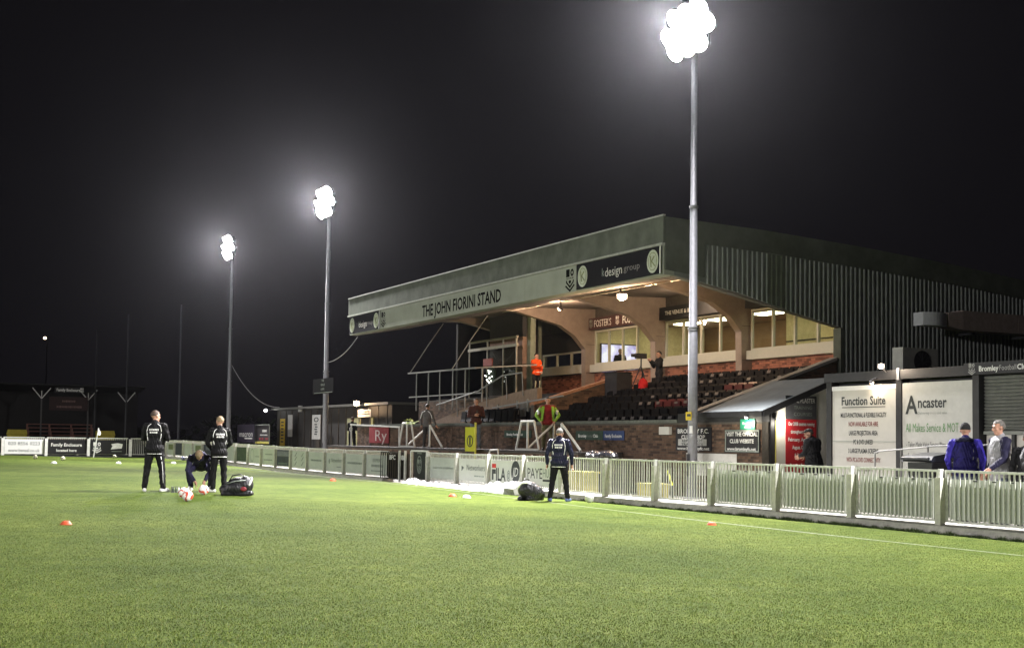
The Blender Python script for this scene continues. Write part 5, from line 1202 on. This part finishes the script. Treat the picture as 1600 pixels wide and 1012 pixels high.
def person(label, p, face, h=1.78, joints=None, outfit=None, look=0., nod=0., hair=HAIRB, hairlen=.5, headgear=None, build=1., group=None, sleeve=None, hem=True, voxel=.0105, hem_drop=0.):
    J = dict(pelvis=(0, 0, .95), chest=(0, 0, 1.30), neck=(0, -.015, 1.49), head=(0, .02, 1.655),
             shl=(-.19, 0, 1.43), shr=(.19, 0, 1.43), ell=(-.27, -.03, 1.14), elr=(.27, -.03, 1.14), wrl=(-.28, .05, .90), wrr=(.28, .05, .90),
             hpl=(-.095, 0, .92), hpr=(.095, 0, .92), knl=(-.12, .03, .50), knr=(.12, .03, .50), anl=(-.14, -.01, .09), anr=(.14, -.01, .09), tol=(-.17, .17, .035), tor=(.17, .17, .035))
    J.update(joints or {}); J = {k: V(v) for k, v in J.items()}
    O = dict(top=BLKC, bot=BLKC, skin=SKIN, shoe=SHOEK); O.update(outfit or {})
    if 'sleeve' not in O: O['sleeve'] = O['top']
    s = h/1.78; B = build
    up = nrm(J['chest']-J['pelvis']); rt = nrm(J['shr']-J['shl']); fw = nrm(np.cross(up, rt)); rt = np.cross(fw, up); ax = (rt, fw, up)
    pc = lambda a: J['pelvis']+(J['chest']-J['pelvis'])*a
    pr = [('e', J['chest'], (.19*B, .128*B, .245), ax, 'top'), ('c', J['shl'], J['shr'], .082, .082, 'top'), ('e', pc(.38), (.168*B, .128*B, .20), ax, 'top'),
          ('c', J['chest']+up*.12, J['neck'], .095, .062, 'top'), ('e', J['pelvis']-up*.05, (.172*B, .13*B, .13), ax, 'bot')]
    if hem: pr.append(('e', pc(-.02-hem_drop*.5), (.192*B, .150*B, .15+hem_drop), ax, 'top'))
    pr.append(('c', J['neck']-up*.01, J['head']-up*.04, .056, .054, 'skin')); pr.append(('c', J['neck']-up*.02, J['neck']+up*.035, .072, .068, 'top'))
    for q in 'lr':
        sg = -1 if q == 'l' else 1
        a, b, c = J['sh'+q], J['el'+q], J['wr'+q]
        pr += [('c', a, b, .074*B, .054, 'sleeve'), ('c', b, c, .056, .042, 'sleeve')]
        hd = nrm(c-b); outv = np.cross(hd, fw) if abs(np.dot(hd, fw)) < .8 else rt
        pr += hand_prims(c+hd*.012, hd, sg, V(fw) if abs(np.dot(hd, fw)) < .8 else V(up), 'skin')
        a, b, c, t_ = J['hp'+q], J['kn'+q], J['an'+q], J['to'+q]
        pr += [('c', a, b, .098*B, .073, 'bot'), ('c', b, c+V((0, 0, .02)), .074, .060, 'bot')]
        dt = nrm(t_-c-V((0, 0, (t_-c)[2]))); pr += [('c', c-dt*.045+V((0, 0, -.045)), t_-dt*.03+V((0, 0, .008)), .044, .037, 'shoe'), ('c', c+V((0, 0, .0)), t_-dt*.10+V((0, 0, .03)), .045, .035, 'shoe')]
    # head frame
    hu = nrm(J['head']-J['neck']+V((0, 0, .25)) if nod == 0 else nrm(J['head']-J['neck'])); f0 = V((math.sin(look), math.cos(look), -math.tan(nod) if nod else 0)); hf = nrm(f0-hu*np.dot(f0, hu)); hr = np.cross(hf, hu); hx = (hr, hf, hu); H0 = J['head']
    hp = lambda x, y, z: H0+hr*x+hf*y+hu*z
    pr += [('e', hp(0, -.012, .03), (.077, .096, .092), hx, 'skin'), ('e', hp(0, .015, -.035), (.062, .075, .085), hx, 'skin'), ('e', hp(0, .05, -.085), (.038, .036, .034), hx, 'skin'),
           ('c', hp(0, .088, .012), hp(0, .108, -.028), .010, .015, 'skin'), ('c', hp(-.03, .078, .03), hp(.03, .078, .03), .016, .016, 'skin')]
    for sg in (-1, 1): pr += [('e', hp(sg*.08, -.005, -.005), (.012, .02, .032), hx, 'skin'), ('e', hp(sg*.042, .058, -.022), (.02, .02, .022), hx, 'skin')]
    pr = [tuple((tuple(V(x)*s) if isinstance(x, (np.ndarray, tuple, list)) and len(x) == 3 and not isinstance(x[0], (np.ndarray, tuple)) else (x*s if isinstance(x, (float, int)) else x)) for x in q) for q in pr]
    rz = math.atan2(-face[0], face[1])
    t = thing('person', label, 'person', p, group)
    order = {k: O[k] for k in ('top', 'bot', 'skin', 'shoe', 'sleeve')}
    body = blob('body', pr, order, t, voxel, .009)
    def add(mb, nm, m_, smooth=True):
        o = obj_me(nm, mb.mesh(nm, m_, smooth=smooth), t); return o
    # face
    for sg in (-1, 1):
        mb = MB(); c = hp(sg*.032, .083, .006)*s; mb.ball(tuple(c), .0075*s, 8, 6); add(mb, 'eye', EYEM)
        mb = MB(); mb.tube([tuple(hp(sg*.018, .094, .028)*s), tuple(hp(sg*.05, .082, .03)*s)], .005*s, 5); add(mb, 'eyebrow', hair)
    mb = MB(); mb.tube([tuple(hp(-.024, .082, -.062)*s), tuple(hp(0, .091, -.06)*s), tuple(hp(.024, .082, -.062)*s)], .006*s, 6); add(mb, 'mouth', LIP)
    # hair shell
    if headgear != 'beanie' and hairlen > 0:
        mb = MB(); mb.ball((0, 0, 0), 1., 28, 20); v = np.array(mb.v); rs_ = np.random.RandomState(int(abs(p[0]*100)) % 1000)
        keepf = []
        for f in mb.f:
            c = v[f].mean(0)
            if c[2] > .52-.0*c[1] or (c[1] < .28 and c[2] > -.05-hairlen*.7+max(0, c[1])*1.2 and not (abs(c[0]) > .86 and c[2] < .05 and c[1] > -.25)): keepf.append(f)
        jit = 1+.05*np.sin(17*v[:, 0]+11*v[:, 1])*np.sin(13*v[:, 2]+9*v[:, 1])+.02*rs_.randn(len(v))
        vv = v*jit[:, None]*V((.0845, .104, .102)); vv = vv@np.array([hr, hf, hu])+(H0-hf*.014+hu*.03)
        mb.v = [tuple(q*s) for q in vv]; mb.f = keepf; mb.m = [0]*len(keepf); o = add(mb, 'hair', hair)
    if headgear in ('beanie', 'cap'):
        mb = MB(); mb.ball((0, 0, 0), 1., 24, 16); v = np.array(mb.v); lim = -.12 if headgear == 'beanie' else .12
        vv = v*V((.090, .110, .115 if headgear == 'beanie' else .10)); vv = vv@np.array([hr, hf, hu])+(H0-hf*.012+hu*.03)
        mb.f = [f for f in mb.f if v[f].mean(0)[2] > lim]; mb.m = [0]*len(mb.f); mb.v = [tuple(q*s) for q in vv]; add(mb, 'hat', M('black_knit', (.012, .012, .012), .9))
        if headgear == 'cap':
            mb = MB(); mb.prism([tuple(hp(x, y, .05)*s) for x, y in ((-.075, .07), (-.055, .15), (0, .17), (.055, .15), (.075, .07))], tuple(hu*.012)); add(mb, 'cap_peak', MATS['black_knit'])
    t.rotation_euler = (0, 0, rz)
    bvh = BVHTree.FromPolygons([Vector(v.co) for v in body.data.vertices], [list(f.vertices) for f in body.data.polygons])
    def surf(x, z, back=True):
        o_ = Vector((x*s, -1.2 if back else 1.2, z*s)); hit = bvh.ray_cast(o_, Vector((0, 1 if back else -1, 0)))
        return None if hit[0] is None else V(hit[0])
    def piping(pts, m_, r=.007, back=True, nm='piping'):
        q = [surf(x, z, back) for x, z in pts]; q = [a for a in q if a is not None]
        if len(q) > 1:
            mb = MB(); mb.tube([tuple(a) for a in q], r, 6); add(mb, nm, m_)
    def print_patch(x0, x1, z, hgt, m_, seed, back=True):
        rs_ = random.Random(seed); x = x0; mb = MB()
        while x < x1:
            w_ = rs_.uniform(.014, .03); a, b = surf(x, z-hgt/2, back), surf(min(x+w_, x1), z-hgt/2, back); c, d = surf(min(x+w_, x1), z+hgt/2, back), surf(x, z+hgt/2, back)
            if all(e is not None for e in (a, b, c, d)):
                off = V((0, -.006 if back else .006, 0)); mb.prism([tuple(e+off) for e in (a, b, c, d)], (0, -.002 if back else .002, 0))
            x += w_+rs_.uniform(.006, .012)
        if mb.f: o = add(mb, 'printed_lettering', m_, False); o['kind'] = 'stuff'
    t['_'] = 0; del t['_']
    return t, piping, print_patch, add, J, s
arms_folded = dict(ell=(-.27, .06, 1.16), elr=(.27, .06, 1.16), wrl=(.03, .22, 1.18), wrr=(-.03, .24, 1.22))
def track_piping(pip, pp, seed):
    pip([(-.07, 1.49), (-.13, 1.44), (-.155, 1.34), (-.145, 1.2), (-.13, 1.12)], INKW, .008); pip([(.07, 1.49), (.13, 1.44), (.155, 1.34), (.145, 1.2), (.13, 1.12)], INKW, .008)
    pip([(x, .835+.0*x) for x in np.linspace(-.17, .17, 9)], INKW, .007, nm='hem_line')
    pp(-.10, .10, 1.36, .04, INKW, seed); pp(-.085, .085, 1.30, .035, INKW, seed+1)
PITCHMEN = 'people on the pitch'
# man 1, arms folded, back to camera
g = (6.086, 29.194, 0.260)
t, pip, pp, add, J, s = person('man in black tracksuit with white piping, arms folded, leftmost on the pitch', (g[0], g[1], G(g[0], g[1])-.004), (.45, .95), 1.82,
    dict(arms_folded, anl=(-.20, -.01, .09), tol=(-.25, .15, .035), knl=(-.16, .02, .5), anr=(.20, .0, .09), tor=(.30, .14, .035), knr=(.16, .03, .5)), dict(shoe=SHOEW), look=.75, hair=HAIRB, build=1.08, hairlen=.45)
track_piping(pip, pp, 1)
pip([(.155, .78), (.185, .6), (.2, .4), (.215, .2)], INKW, .006, nm='leg_stripe')
# man 2, bending over the balls
g = (7.224, 29.634, 0.248)
t, pip, pp, add, J, s = person('man in navy tracksuit crouching down between the two standing men', (g[0], g[1], G(g[0], g[1])-.004), (-.32, -.95), 1.80,
    dict(pelvis=(0, -.24, .60), chest=(0, .06, .76), neck=(0, .22, .82), head=(0, .36, .83), shl=(-.2, .15, .76), shr=(.2, .15, .76), ell=(-.26, .27, .50), elr=(.26, .25, .50), wrl=(-.15, .36, .28), wrr=(.10, .36, .26),
         hpl=(-.11, -.24, .57), hpr=(.11, -.24, .57), knl=(-.25, .08, .48), knr=(.25, .08, .48), anl=(-.22, -.16, .09), anr=(.22, -.16, .09), tol=(-.27, .05, .035), tor=(.27, .05, .035)),
    dict(top=NAVD, bot=NAVD, shoe=SHOEW), nod=.9, hair=HAIRL, hairlen=.35)
pip([(-.235, .68), (-.26, .6), (-.26, .5)], INKW, .014, False, 'sleeve_stripe'); pip([(-.27, .42), (-.27, .3), (-.255, .15)], INKW, .014, False, 'leg_stripe')
# man 3
g = (7.525, 29.126, 0.237)
t, pip, pp, add, J, s = person('man in black jacket with white back lettering, right of the crouching man', (g[0], g[1], G(g[0], g[1])-.004), (.1, 1), 1.74,
    dict(ell=(-.27, .06, 1.15), elr=(.27, .06, 1.15), wrl=(-.14, .2, 1.0), wrr=(.14, .2, 1.0), anl=(-.13, 0, .09), anr=(.13, 0, .09), tol=(-.3, .1, .035), tor=(.2, .16, .035)), dict(shoe=SHOEW), look=-.35, hair=HAIRL, build=1.04, hairlen=.4)
track_piping(pip, pp, 21)
# man 4 at the rail
g = (14.867, 26.319, 0.085)
t, pip, pp, add, J, s = person('grey-haired man in navy jacket and black trousers standing at the rail', (g[0], g[1], G(g[0], g[1])-.004), (.62, .8), 1.74,
    dict(ell=(-.30, -.02, 1.14), elr=(.30, -.02, 1.14), wrl=(-.30, .04, .92), wrr=(.30, .04, .92), anl=(-.21, 0, .09), anr=(.21, 0, .09), knl=(-.16, .02, .5), knr=(.16, .02, .5), tol=(-.27, .15, .035), tor=(.27, .15, .035), head=(0, .05, 1.63)), dict(top=NAVC, bot=BLKC, shoe=SHOEB), hair=HAIRG, build=1.16, hairlen=.3)
track_piping(pip, pp, 31)
# shoe-side white ball by his foot
ball((16.05, 26.9, 0), ball_mesh(mat_ball('plain_ball', (.75, .75, .74), (.6, .6, .6)), .95), 'white football beside the shoe of the man at the rail', None)
# man 5 grey jacket on the walkway
PW = 'people on the walkway'
t, pip, pp, add, J, s = person('man in grey jacket with pale shoulder stripes, back turned, on the walkway', (19.5, 44.75, 1.19), (.9, .55), 1.66, dict(ell=(-.30, -.02, 1.16), elr=(.30, 0, 1.16), wrl=(-.36, .12, .95), wrr=(.34, .12, .95)), dict(top=GRYC, bot=CHAR), hair=HAIRK, group=PW, build=1.05)
pip([(-.07, 1.49), (-.18, 1.43), (-.25, 1.3), (-.28, 1.18)], INKW, .012); pip([(.07, 1.49), (.18, 1.43), (.25, 1.3), (.28, 1.18)], INKW, .012)
t = thing('training_bib', 'pale green bib lying over the left white frame', 'bib', (19.2, 45.6, 2.1)); mb = MB()
rs = random.Random(2)
for i in range(14):
    c = V((rs.uniform(-.12, .12), rs.uniform(-.35, .35), rs.uniform(.0, .18))); u = V((rs.uniform(-1, 1), rs.uniform(-1, 1), rs.uniform(-.4, .4)))*.13; v_ = V((rs.uniform(-1, 1), rs.uniform(-1, 1), rs.uniform(-.3, .6)))*.12
    k = len(mb.v); mb.v += [tuple(c-u), tuple(c+v_), tuple(c+u), tuple(c-v_)]; mb.f.append([k, k+1, k+2, k+3]); mb.m.append(0)
obj_me('cloth', mb.mesh('cloth', cloth('pale_green', (.42, .5, .2))), t)['kind'] = 'stuff'
# man 6 dark coat and jeans, looking at his phone
t, pip, pp, add, J, s = person('man in dark brown coat and jeans holding a phone on the walkway', (19.75, 41.0, 1.19), (-.35, -1), 1.80, dict(ell=(-.27, .03, 1.14), elr=(.27, .03, 1.14), wrl=(-.06, .25, 1.2), wrr=(.08, .25, 1.16)), dict(top=BROWN, bot=JEAN), hair=HAIRB, group=PW, build=1.12, nod=.25)
ph = thing('phone', 'small phone in the hands of the man in brown coat', 'phone', (19.66, 40.72, 2.42)); mb = MB(); mb.box(-.035, .035, -.006, .006, 0, .13); obj_me('case', mb.mesh('case', DKMET), ph); mb = MB(); mb.box(-.03, .03, .0065, .009, .012, .12); obj_me('screen', mb.mesh('screen', EM('phone_screen', (.6, .75, 1), .8)), ph)
# man 7 hi-vis jacket, red shirt
t, pip, pp, add, J, s = person('man in lime hi-vis jacket open over a red shirt on the walkway', (19.95, 36.1, 1.19), (-.45, -.9), 1.72, dict(ell=(-.38, -.06, 1.18), elr=(.38, -.06, 1.18), wrl=(-.24, .08, .98), wrr=(.24, .08, .98)), dict(top=REDC, sleeve=LIME, bot=KHAK), hair=HAIRK, group=PW, build=1.1)
for sg in (-1, 1):
    mb = MB(); mb.prism([(sg*.11, .135, 1.42), (sg*.2, .10, 1.42), (sg*.22, .12, .95), (sg*.15, .155, .95)], (0, .012, 0)); add(mb, 'jacket_front', LIME)
    mb = MB(); mb.tube([(sg*.29, .0, 1.23), (sg*.33, .02, 1.23)], .075, 10); add(mb, 'reflective_band', INKW)
# man 8 steward in orange
t, pip, pp, add, J, s = person('steward in orange jacket and dark trousers with pale leg stripes', (25.0, 46.25, 3.355), (.2, -1), 1.74, dict(ell=(-.28, .02, 1.14), elr=(.26, .06, 1.16), wrl=(-.12, .2, 1.02), wrr=(.0, .24, 1.24)), dict(top=ORG, bot=DKC), hair=HAIRK, build=1.1)
pip([(x, .98) for x in np.linspace(-.16, .16, 8)], INKW, .012, False, 'reflective_band'); 
for sg in (-1, 1): pip([(sg*.11, z) for z in (.62, .5, .4, .3, .15)], M('reflective_strip', (.5, .5, .36), .5), .02, False, 'leg_stripe')
# cameraman and tripod
t, pip, pp, add, J, s = person('person in dark coat standing behind the camera tripod under the roof', (25.75, 38.35, 3.05), (-1, .2), 1.72, dict(ell=(-.25, .12, 1.2), elr=(.25, .12, 1.2), wrl=(-.1, .34, 1.4), wrr=(.1, .34, 1.4)), dict(top=DKC, bot=DKC), hair=HAIRK)
t = thing('camera_tripod', 'video camera on a tripod among the stand seats', 'tripod', (25.2, 38.7, 3.05))
for a in (.3, 2.4, 4.5):
    mb = MB(); mb.tube([(25.2+.5*math.cos(a), 38.7+.5*math.sin(a), 3.05), (25.2, 38.7, 4.25)], .018, 6); mb.build('leg', DKMET, t)
mb = MB(); mb.tube([(25.2, 38.7, 4.2), (25.2, 38.7, 4.5)], .025, 8); mb.build('centre_column', DKMET, t)
mb = MB(); mb.box(24.98, 25.4, 38.62, 38.78, 4.5, 4.68); c = mb.build('camera_body', DKMET, t); mb = MB(); mb.tube([(24.8, 38.7, 4.6), (24.98, 38.7, 4.6)], .06, 12); mb.build('lens', DKMET, c)
t = thing('equipment_bag', 'red bag hanging beside the tripod', 'bag', (25.0, 38.25, 3.1)); blob('bag', [('e', (0, 0, .42), (.16, .2, .26), I3, 'b'), ('e', (0, .02, .25), (.17, .2, .2), I3, 'b')], {'b': cloth('red_bag', (.45, .02, .02))}, t, .016, .006); mb = MB(); mb.tube([(0, -.1, .62), (0, -.04, .85), (0, .06, .85), (0, .12, .62)], .015, 6); obj_me('strap', mb.mesh('strap', DKMET), t)
t = thing('equipment_case', 'black equipment case on the terrace left of the tripod', 'case', (24.6, 39.3, 2.8)); mb = MB(); mb.box(24.3, 24.9, 38.9, 39.7, 3.0, 3.95); mb.build('shell', DKMET, t); mb = MB(); mb.box(24.28, 24.92, 38.88, 39.72, 3.951, 4.0); mb.build('lid', BLACKB, t)
# people by the shops
PS = 'people by the shop row'
t, pip, pp, add, J, s = person('man in black coat and cap looking at the red notice', (21.2, 24.73, .02), (-.3, 1), 1.92, dict(ell=(-.24, .1, 1.16), elr=(.26, .1, 1.16), wrl=(-.15, .28, 1.1), wrr=(.12, .3, 1.1), chest=(0, .04, 1.3), neck=(0, .06, 1.47), head=(-.02, .13, 1.60), shl=(-.2, .04, 1.42), shr=(.2, .04, 1.42)), dict(top=DKC, bot=DKC), hair=HAIRG, look=-.9, headgear='cap', build=1.3, hem_drop=.12, group=PS)
pb = (18.400, 17.267, 1.933)
t, pip, pp, add, J, s = person('man in bright blue jacket and black beanie behind the rail', (pb[0], pb[1], .02), (.75, .65), 1.90, dict(ell=(-.29, 0, 1.15), elr=(.29, .0, 1.15), wrl=(-.26, .16, .96), wrr=(.26, .16, .96)), dict(top=BLUEC, sleeve=cloth('bright_blue', (.028, .02, .22), .5), bot=JEAN), hair=HAIRK, hairlen=.5, headgear='beanie', build=1.22, group=PS)
mb = MB(); mb.tube([(-.11*s, -.05*s, 1.48*s), (-.06*s, -.11*s, 1.50*s), (.06*s, -.11*s, 1.50*s), (.11*s, -.05*s, 1.48*s)], .045, 10); add(mb, 'hood', cloth('navy_hood', (.012, .012, .03)))
pip([(.12, 1.42), (.14, 1.3), (.13, 1.15)], INKF, .005)
pg = (18.400, 16.461, 1.986)
t, pip, pp, add, J, s = person('grey-haired man in quilted grey gilet with navy sleeves', (pg[0], pg[1], .02), (-.95, .35), 1.95, dict(ell=(-.25, .05, 1.15), elr=(.27, -.05, 1.15), wrl=(-.2, .25, 1.0), wrr=(.25, .1, .93)), dict(top=GILET, sleeve=NAVD, bot=JEAN), hair=HAIRG, build=1.2, group=PS, hem_drop=.06)
for z in (.95, 1.05, 1.15, 1.25, 1.35):
    for bk in (True, False): pip([(x, z) for x in np.linspace(-.2, .2, 9)], M('quilt_seam', (.22, .22, .23), .6), .006, bk, 'quilt_seam')
pk = (18.500, 15.928, 1.790)
t, pip, pp, add, J, s = person('person in dark jacket with rucksack cut by the right edge', (pk[0], pk[1], .02), (.7, .7), 1.74, None, dict(top=DKC, bot=DKC), hair=HAIRK, group=PS, build=1.15)
ruck = thing('rucksack', 'dark rucksack on the back of the person at right edge', 'rucksack', (pk[0]-.17, pk[1]-.17, 1.02)); blob('pack', [('e', (0, 0, .25), (.17, .14, .26), I3, 'b'), ('e', (-.06, -.06, .16), (.13, .11, .14), I3, 'b')], {'b': BAGK}, ruck, .015, .006); mb = MB(); mb.tube([(-.1, 0, .45), (0, .0, .56), (.1, .08, .45)], .018, 6); obj_me('strap', mb.mesh('strap', GRYC), ruck)
# figures by the hut
t, pip, pp, add, J, s = person('person in black jacket with white ring logo by the second mast', (20.6, 55.9, .78), (.8, .6), 1.72, dict(arms_folded), dict(top=BLKC, bot=BLKC), hair=HAIRB, voxel=.014)
pip([(.0+.09*math.cos(a), 1.2+.09*math.sin(a)) for a in np.linspace(0, 6.0, 12)], INKW, .01, nm='ring_logo')
mb = MB(); st_ = thing('crowd_step', 'dark concrete step by the second mast', 'step', (20.8, 55.9, .05)); mb.box(20.1, 21.3, 55.0, 60.0, .05, .775); mb.build('slab', TERR, st_)
t, pip, pp, add, J, s = person('person in pale jacket behind the rail left of the macron board', (20.6, 79.5, .5), (-.5, -.8), 1.72, None, dict(top=GRYC, bot=DKC), hair=HAIRG, voxel=.016)
mb = MB(); st_ = thing('crowd_step', 'dark concrete step left of the macron board', 'step', (20.6, 79.5, .1)); mb.box(20.1, 21.2, 78.6, 80.6, .1, .495); mb.build('slab', TERR, st_)
# people and screen inside the bar
t, pip, pp, add, J, s = person('fair-haired drinker seen through the left bar window', (28.9, 46.0, 3.71), (-.3, -1), 1.72, None, dict(top=DKC, bot=DKC), hair=HAIRL, voxel=.014)
t, pip, pp, add, J, s = person('drinker in dark top standing by the middle of left bar window', (29.1, 43.2, 3.71), (.8, .3), 1.76, None, dict(top=NAVD, bot=DKC), hair=HAIRK, voxel=.014)
t = thing('projection_screen', 'large glowing bluish screen inside the bar', 'screen', (33.9, 50, 4.6))
mb = MB(); mb.box(28.5, 30.45, 46.93, 46.96, 4.3, 5.72); mb.build('frame', DKMET, t); 
def screen_mat():
    m = EM('projected_picture', (.55, .55, .95), 1.1); n = m.node_tree; p = n.nodes['Principled BSDF']; z = n.nodes.new('ShaderNodeTexNoise'); z.inputs['Scale'].default_value = 2.2
    tc = n.nodes.new('ShaderNodeTexCoord'); n.links.new(tc.outputs['Object'], z.inputs['Vector']); r = n.nodes.new('ShaderNodeValToRGB'); r.color_ramp.elements[0].color = (.10, .09, .45, 1); r.color_ramp.elements[1].color = (.85, .85, 1, 1); r.color_ramp.elements[0].position = .35; r.color_ramp.elements[1].position = .6
    n.links.new(z.outputs[0], r.inputs[0]); n.links.new(r.outputs[0], p.inputs['Emission Color']); return m
mb = MB(); mb.box(28.55, 30.4, 46.915, 46.929, 4.35, 5.67); mb.build('picture', screen_mat(), t)
t = thing('bar_poster', 'red and white poster inside the near bar window', 'poster', (33.9, 33, 4.7)); mb = MB(); mb.box(33.9, 33.98, 34.2, 36.6, 4.8, 5.8); mb.build('board', PAPER, t); mb = MB(); mb.box(33.88, 33.899, 34.4, 35.3, 5.2, 5.7); mb.build('red_block', REDI, t)


# ------------------------------------------------------------ short grass in front of the camera: single blades
def grass_blades(n=950000):
    rng = np.random.RandomState(11)
    d = 5.5+(rng.rand(n)**1.35)*22.; a = (rng.rand(n)-.5)*1.3
    ps = 0.4767
    x = d*np.sin(ps)+a*d*np.cos(ps); y = d*np.cos(ps)-a*d*np.sin(ps)
    ok = (x < 16.3); x, y, d = x[ok], y[ok], d[ok]; n = len(x)
    sm = lambda t: np.clip(t, 0, 1)**2*(3-2*np.clip(t, 0, 1))
    z = .19*sm((y-14)/26)+.15*sm((14.6-x)/10.); t = sm((x-14.7)/1.7); z = z*(1-t)
    # taller and shorter patches
    hsh = .5+.25*np.sin(31*x+7*np.sin(13*y+3*np.sin(5*x)))+.25*np.sin(27*y+6*np.sin(17*x+4*np.sin(7*y)))
    h = (.005+.008*rng.rand(n)+.005*hsh)*(1-.03*(d-8)); w = (.0022+.002*rng.rand(n))*(1+.03*(d-8)); th = rng.rand(n)*6.283
    lx, ly = rng.randn(n)*.55*h, rng.randn(n)*.55*h
    dx, dy = np.cos(th)*w, np.sin(th)*w
    v = np.empty((n, 3, 3)); v[:, 0] = np.stack([x-dx, y-dy, z-.004], 1); v[:, 1] = np.stack([x+dx, y+dy, z-.004], 1); v[:, 2] = np.stack([x+lx, y+ly, z+h], 1)
    me = bpy.data.meshes.new('grass'); me.vertices.add(3*n); me.vertices.foreach_set('co', v.ravel()); me.loops.add(3*n); me.loops.foreach_set('vertex_index', np.arange(3*n, dtype=np.int32))
    me.polygons.add(n); me.polygons.foreach_set('loop_start', np.arange(0, 3*n, 3, dtype=np.int32))
    for nm, c in (('blade_mid', (.097, .137, .025)), ('blade_dark', (.068, .099, .018)), ('blade_pale', (.16, .19, .047)), ('blade_dry', (.18, .165, .06))): me.materials.append(M(nm, c, .8, var=.32, scale=.5, spec=.1))
    r = rng.rand(n)+.25*(hsh-.5); me.polygons.foreach_set('material_index', np.where(r < .45, 0, np.where(r < .72, 1, np.where(r < .95, 2, 3))).astype(np.int32))
    me.update(); me.validate()
    o = bpy.data.objects.new('grass', me); COL.objects.link(o); o['kind'] = 'stuff'; o['label'] = 'short green turf blades on the near part of the pitch'
grass_blades()

def dark_edge(n=26000):  # thin dark blades drawing the dark line along the plinth foot
    rng = np.random.RandomState(5); y = 9.6+rng.rand(n)**1.4*29; x = 16.50-np.abs(rng.randn(n))*.05; cl = .5+.5*np.sin(9*y+3*np.sin(4.3*y)); z = np.zeros(n)
    h = (.02+.05*rng.rand(n))*(.35+cl); w = .004+.004*rng.rand(n); th = rng.rand(n)*6.283; lx, ly = rng.randn(n)*.5*h-.01, rng.randn(n)*.5*h
    v = np.empty((n, 3, 3)); v[:, 0] = np.stack([x-np.cos(th)*w, y-np.sin(th)*w, z-.01], 1); v[:, 1] = np.stack([x+np.cos(th)*w, y+np.sin(th)*w, z-.01], 1); v[:, 2] = np.stack([x+lx, y+ly, z+h], 1)
    me = bpy.data.meshes.new('edge_blades'); me.vertices.add(3*n); me.vertices.foreach_set('co', v.ravel()); me.loops.add(3*n); me.loops.foreach_set('vertex_index', np.arange(3*n, dtype=np.int32)); me.polygons.add(n); me.polygons.foreach_set('loop_start', np.arange(0, 3*n, 3, dtype=np.int32))
    me.materials.append(M('edge_dark', (.022, .032, .012), .9, var=.4, scale=3, spec=.05)); me.update(); me.validate()
    o = bpy.data.objects.new('edge_blades', me); COL.objects.link(o); o['kind'] = 'stuff'; o['label'] = 'dark thin blades along the foot of the rail plinth'
dark_edge()


# ------------------------------------------------------------ damp night air
HZ = MB(); HZ.box(-110, 90, -20, 215, -1.3, 24); hz = HZ.build('haze', [], None); hz['kind'] = 'stuff'
hm = bpy.data.materials.new('haze_air'); hm.use_nodes = True; n = hm.node_tree; n.nodes.clear()
ho = n.nodes.new('ShaderNodeOutputMaterial'); pv = n.nodes.new('ShaderNodeVolumePrincipled'); pv.inputs['Density'].default_value = .00004; pv.inputs['Anisotropy'].default_value = .92
pv.inputs['Color'].default_value = (.92, .92, 1, 1)
n.links.new(pv.outputs[0], ho.inputs['Volume']); hz.data.materials.append(hm)
hz['label'] = 'thin damp air'; del hz['label']
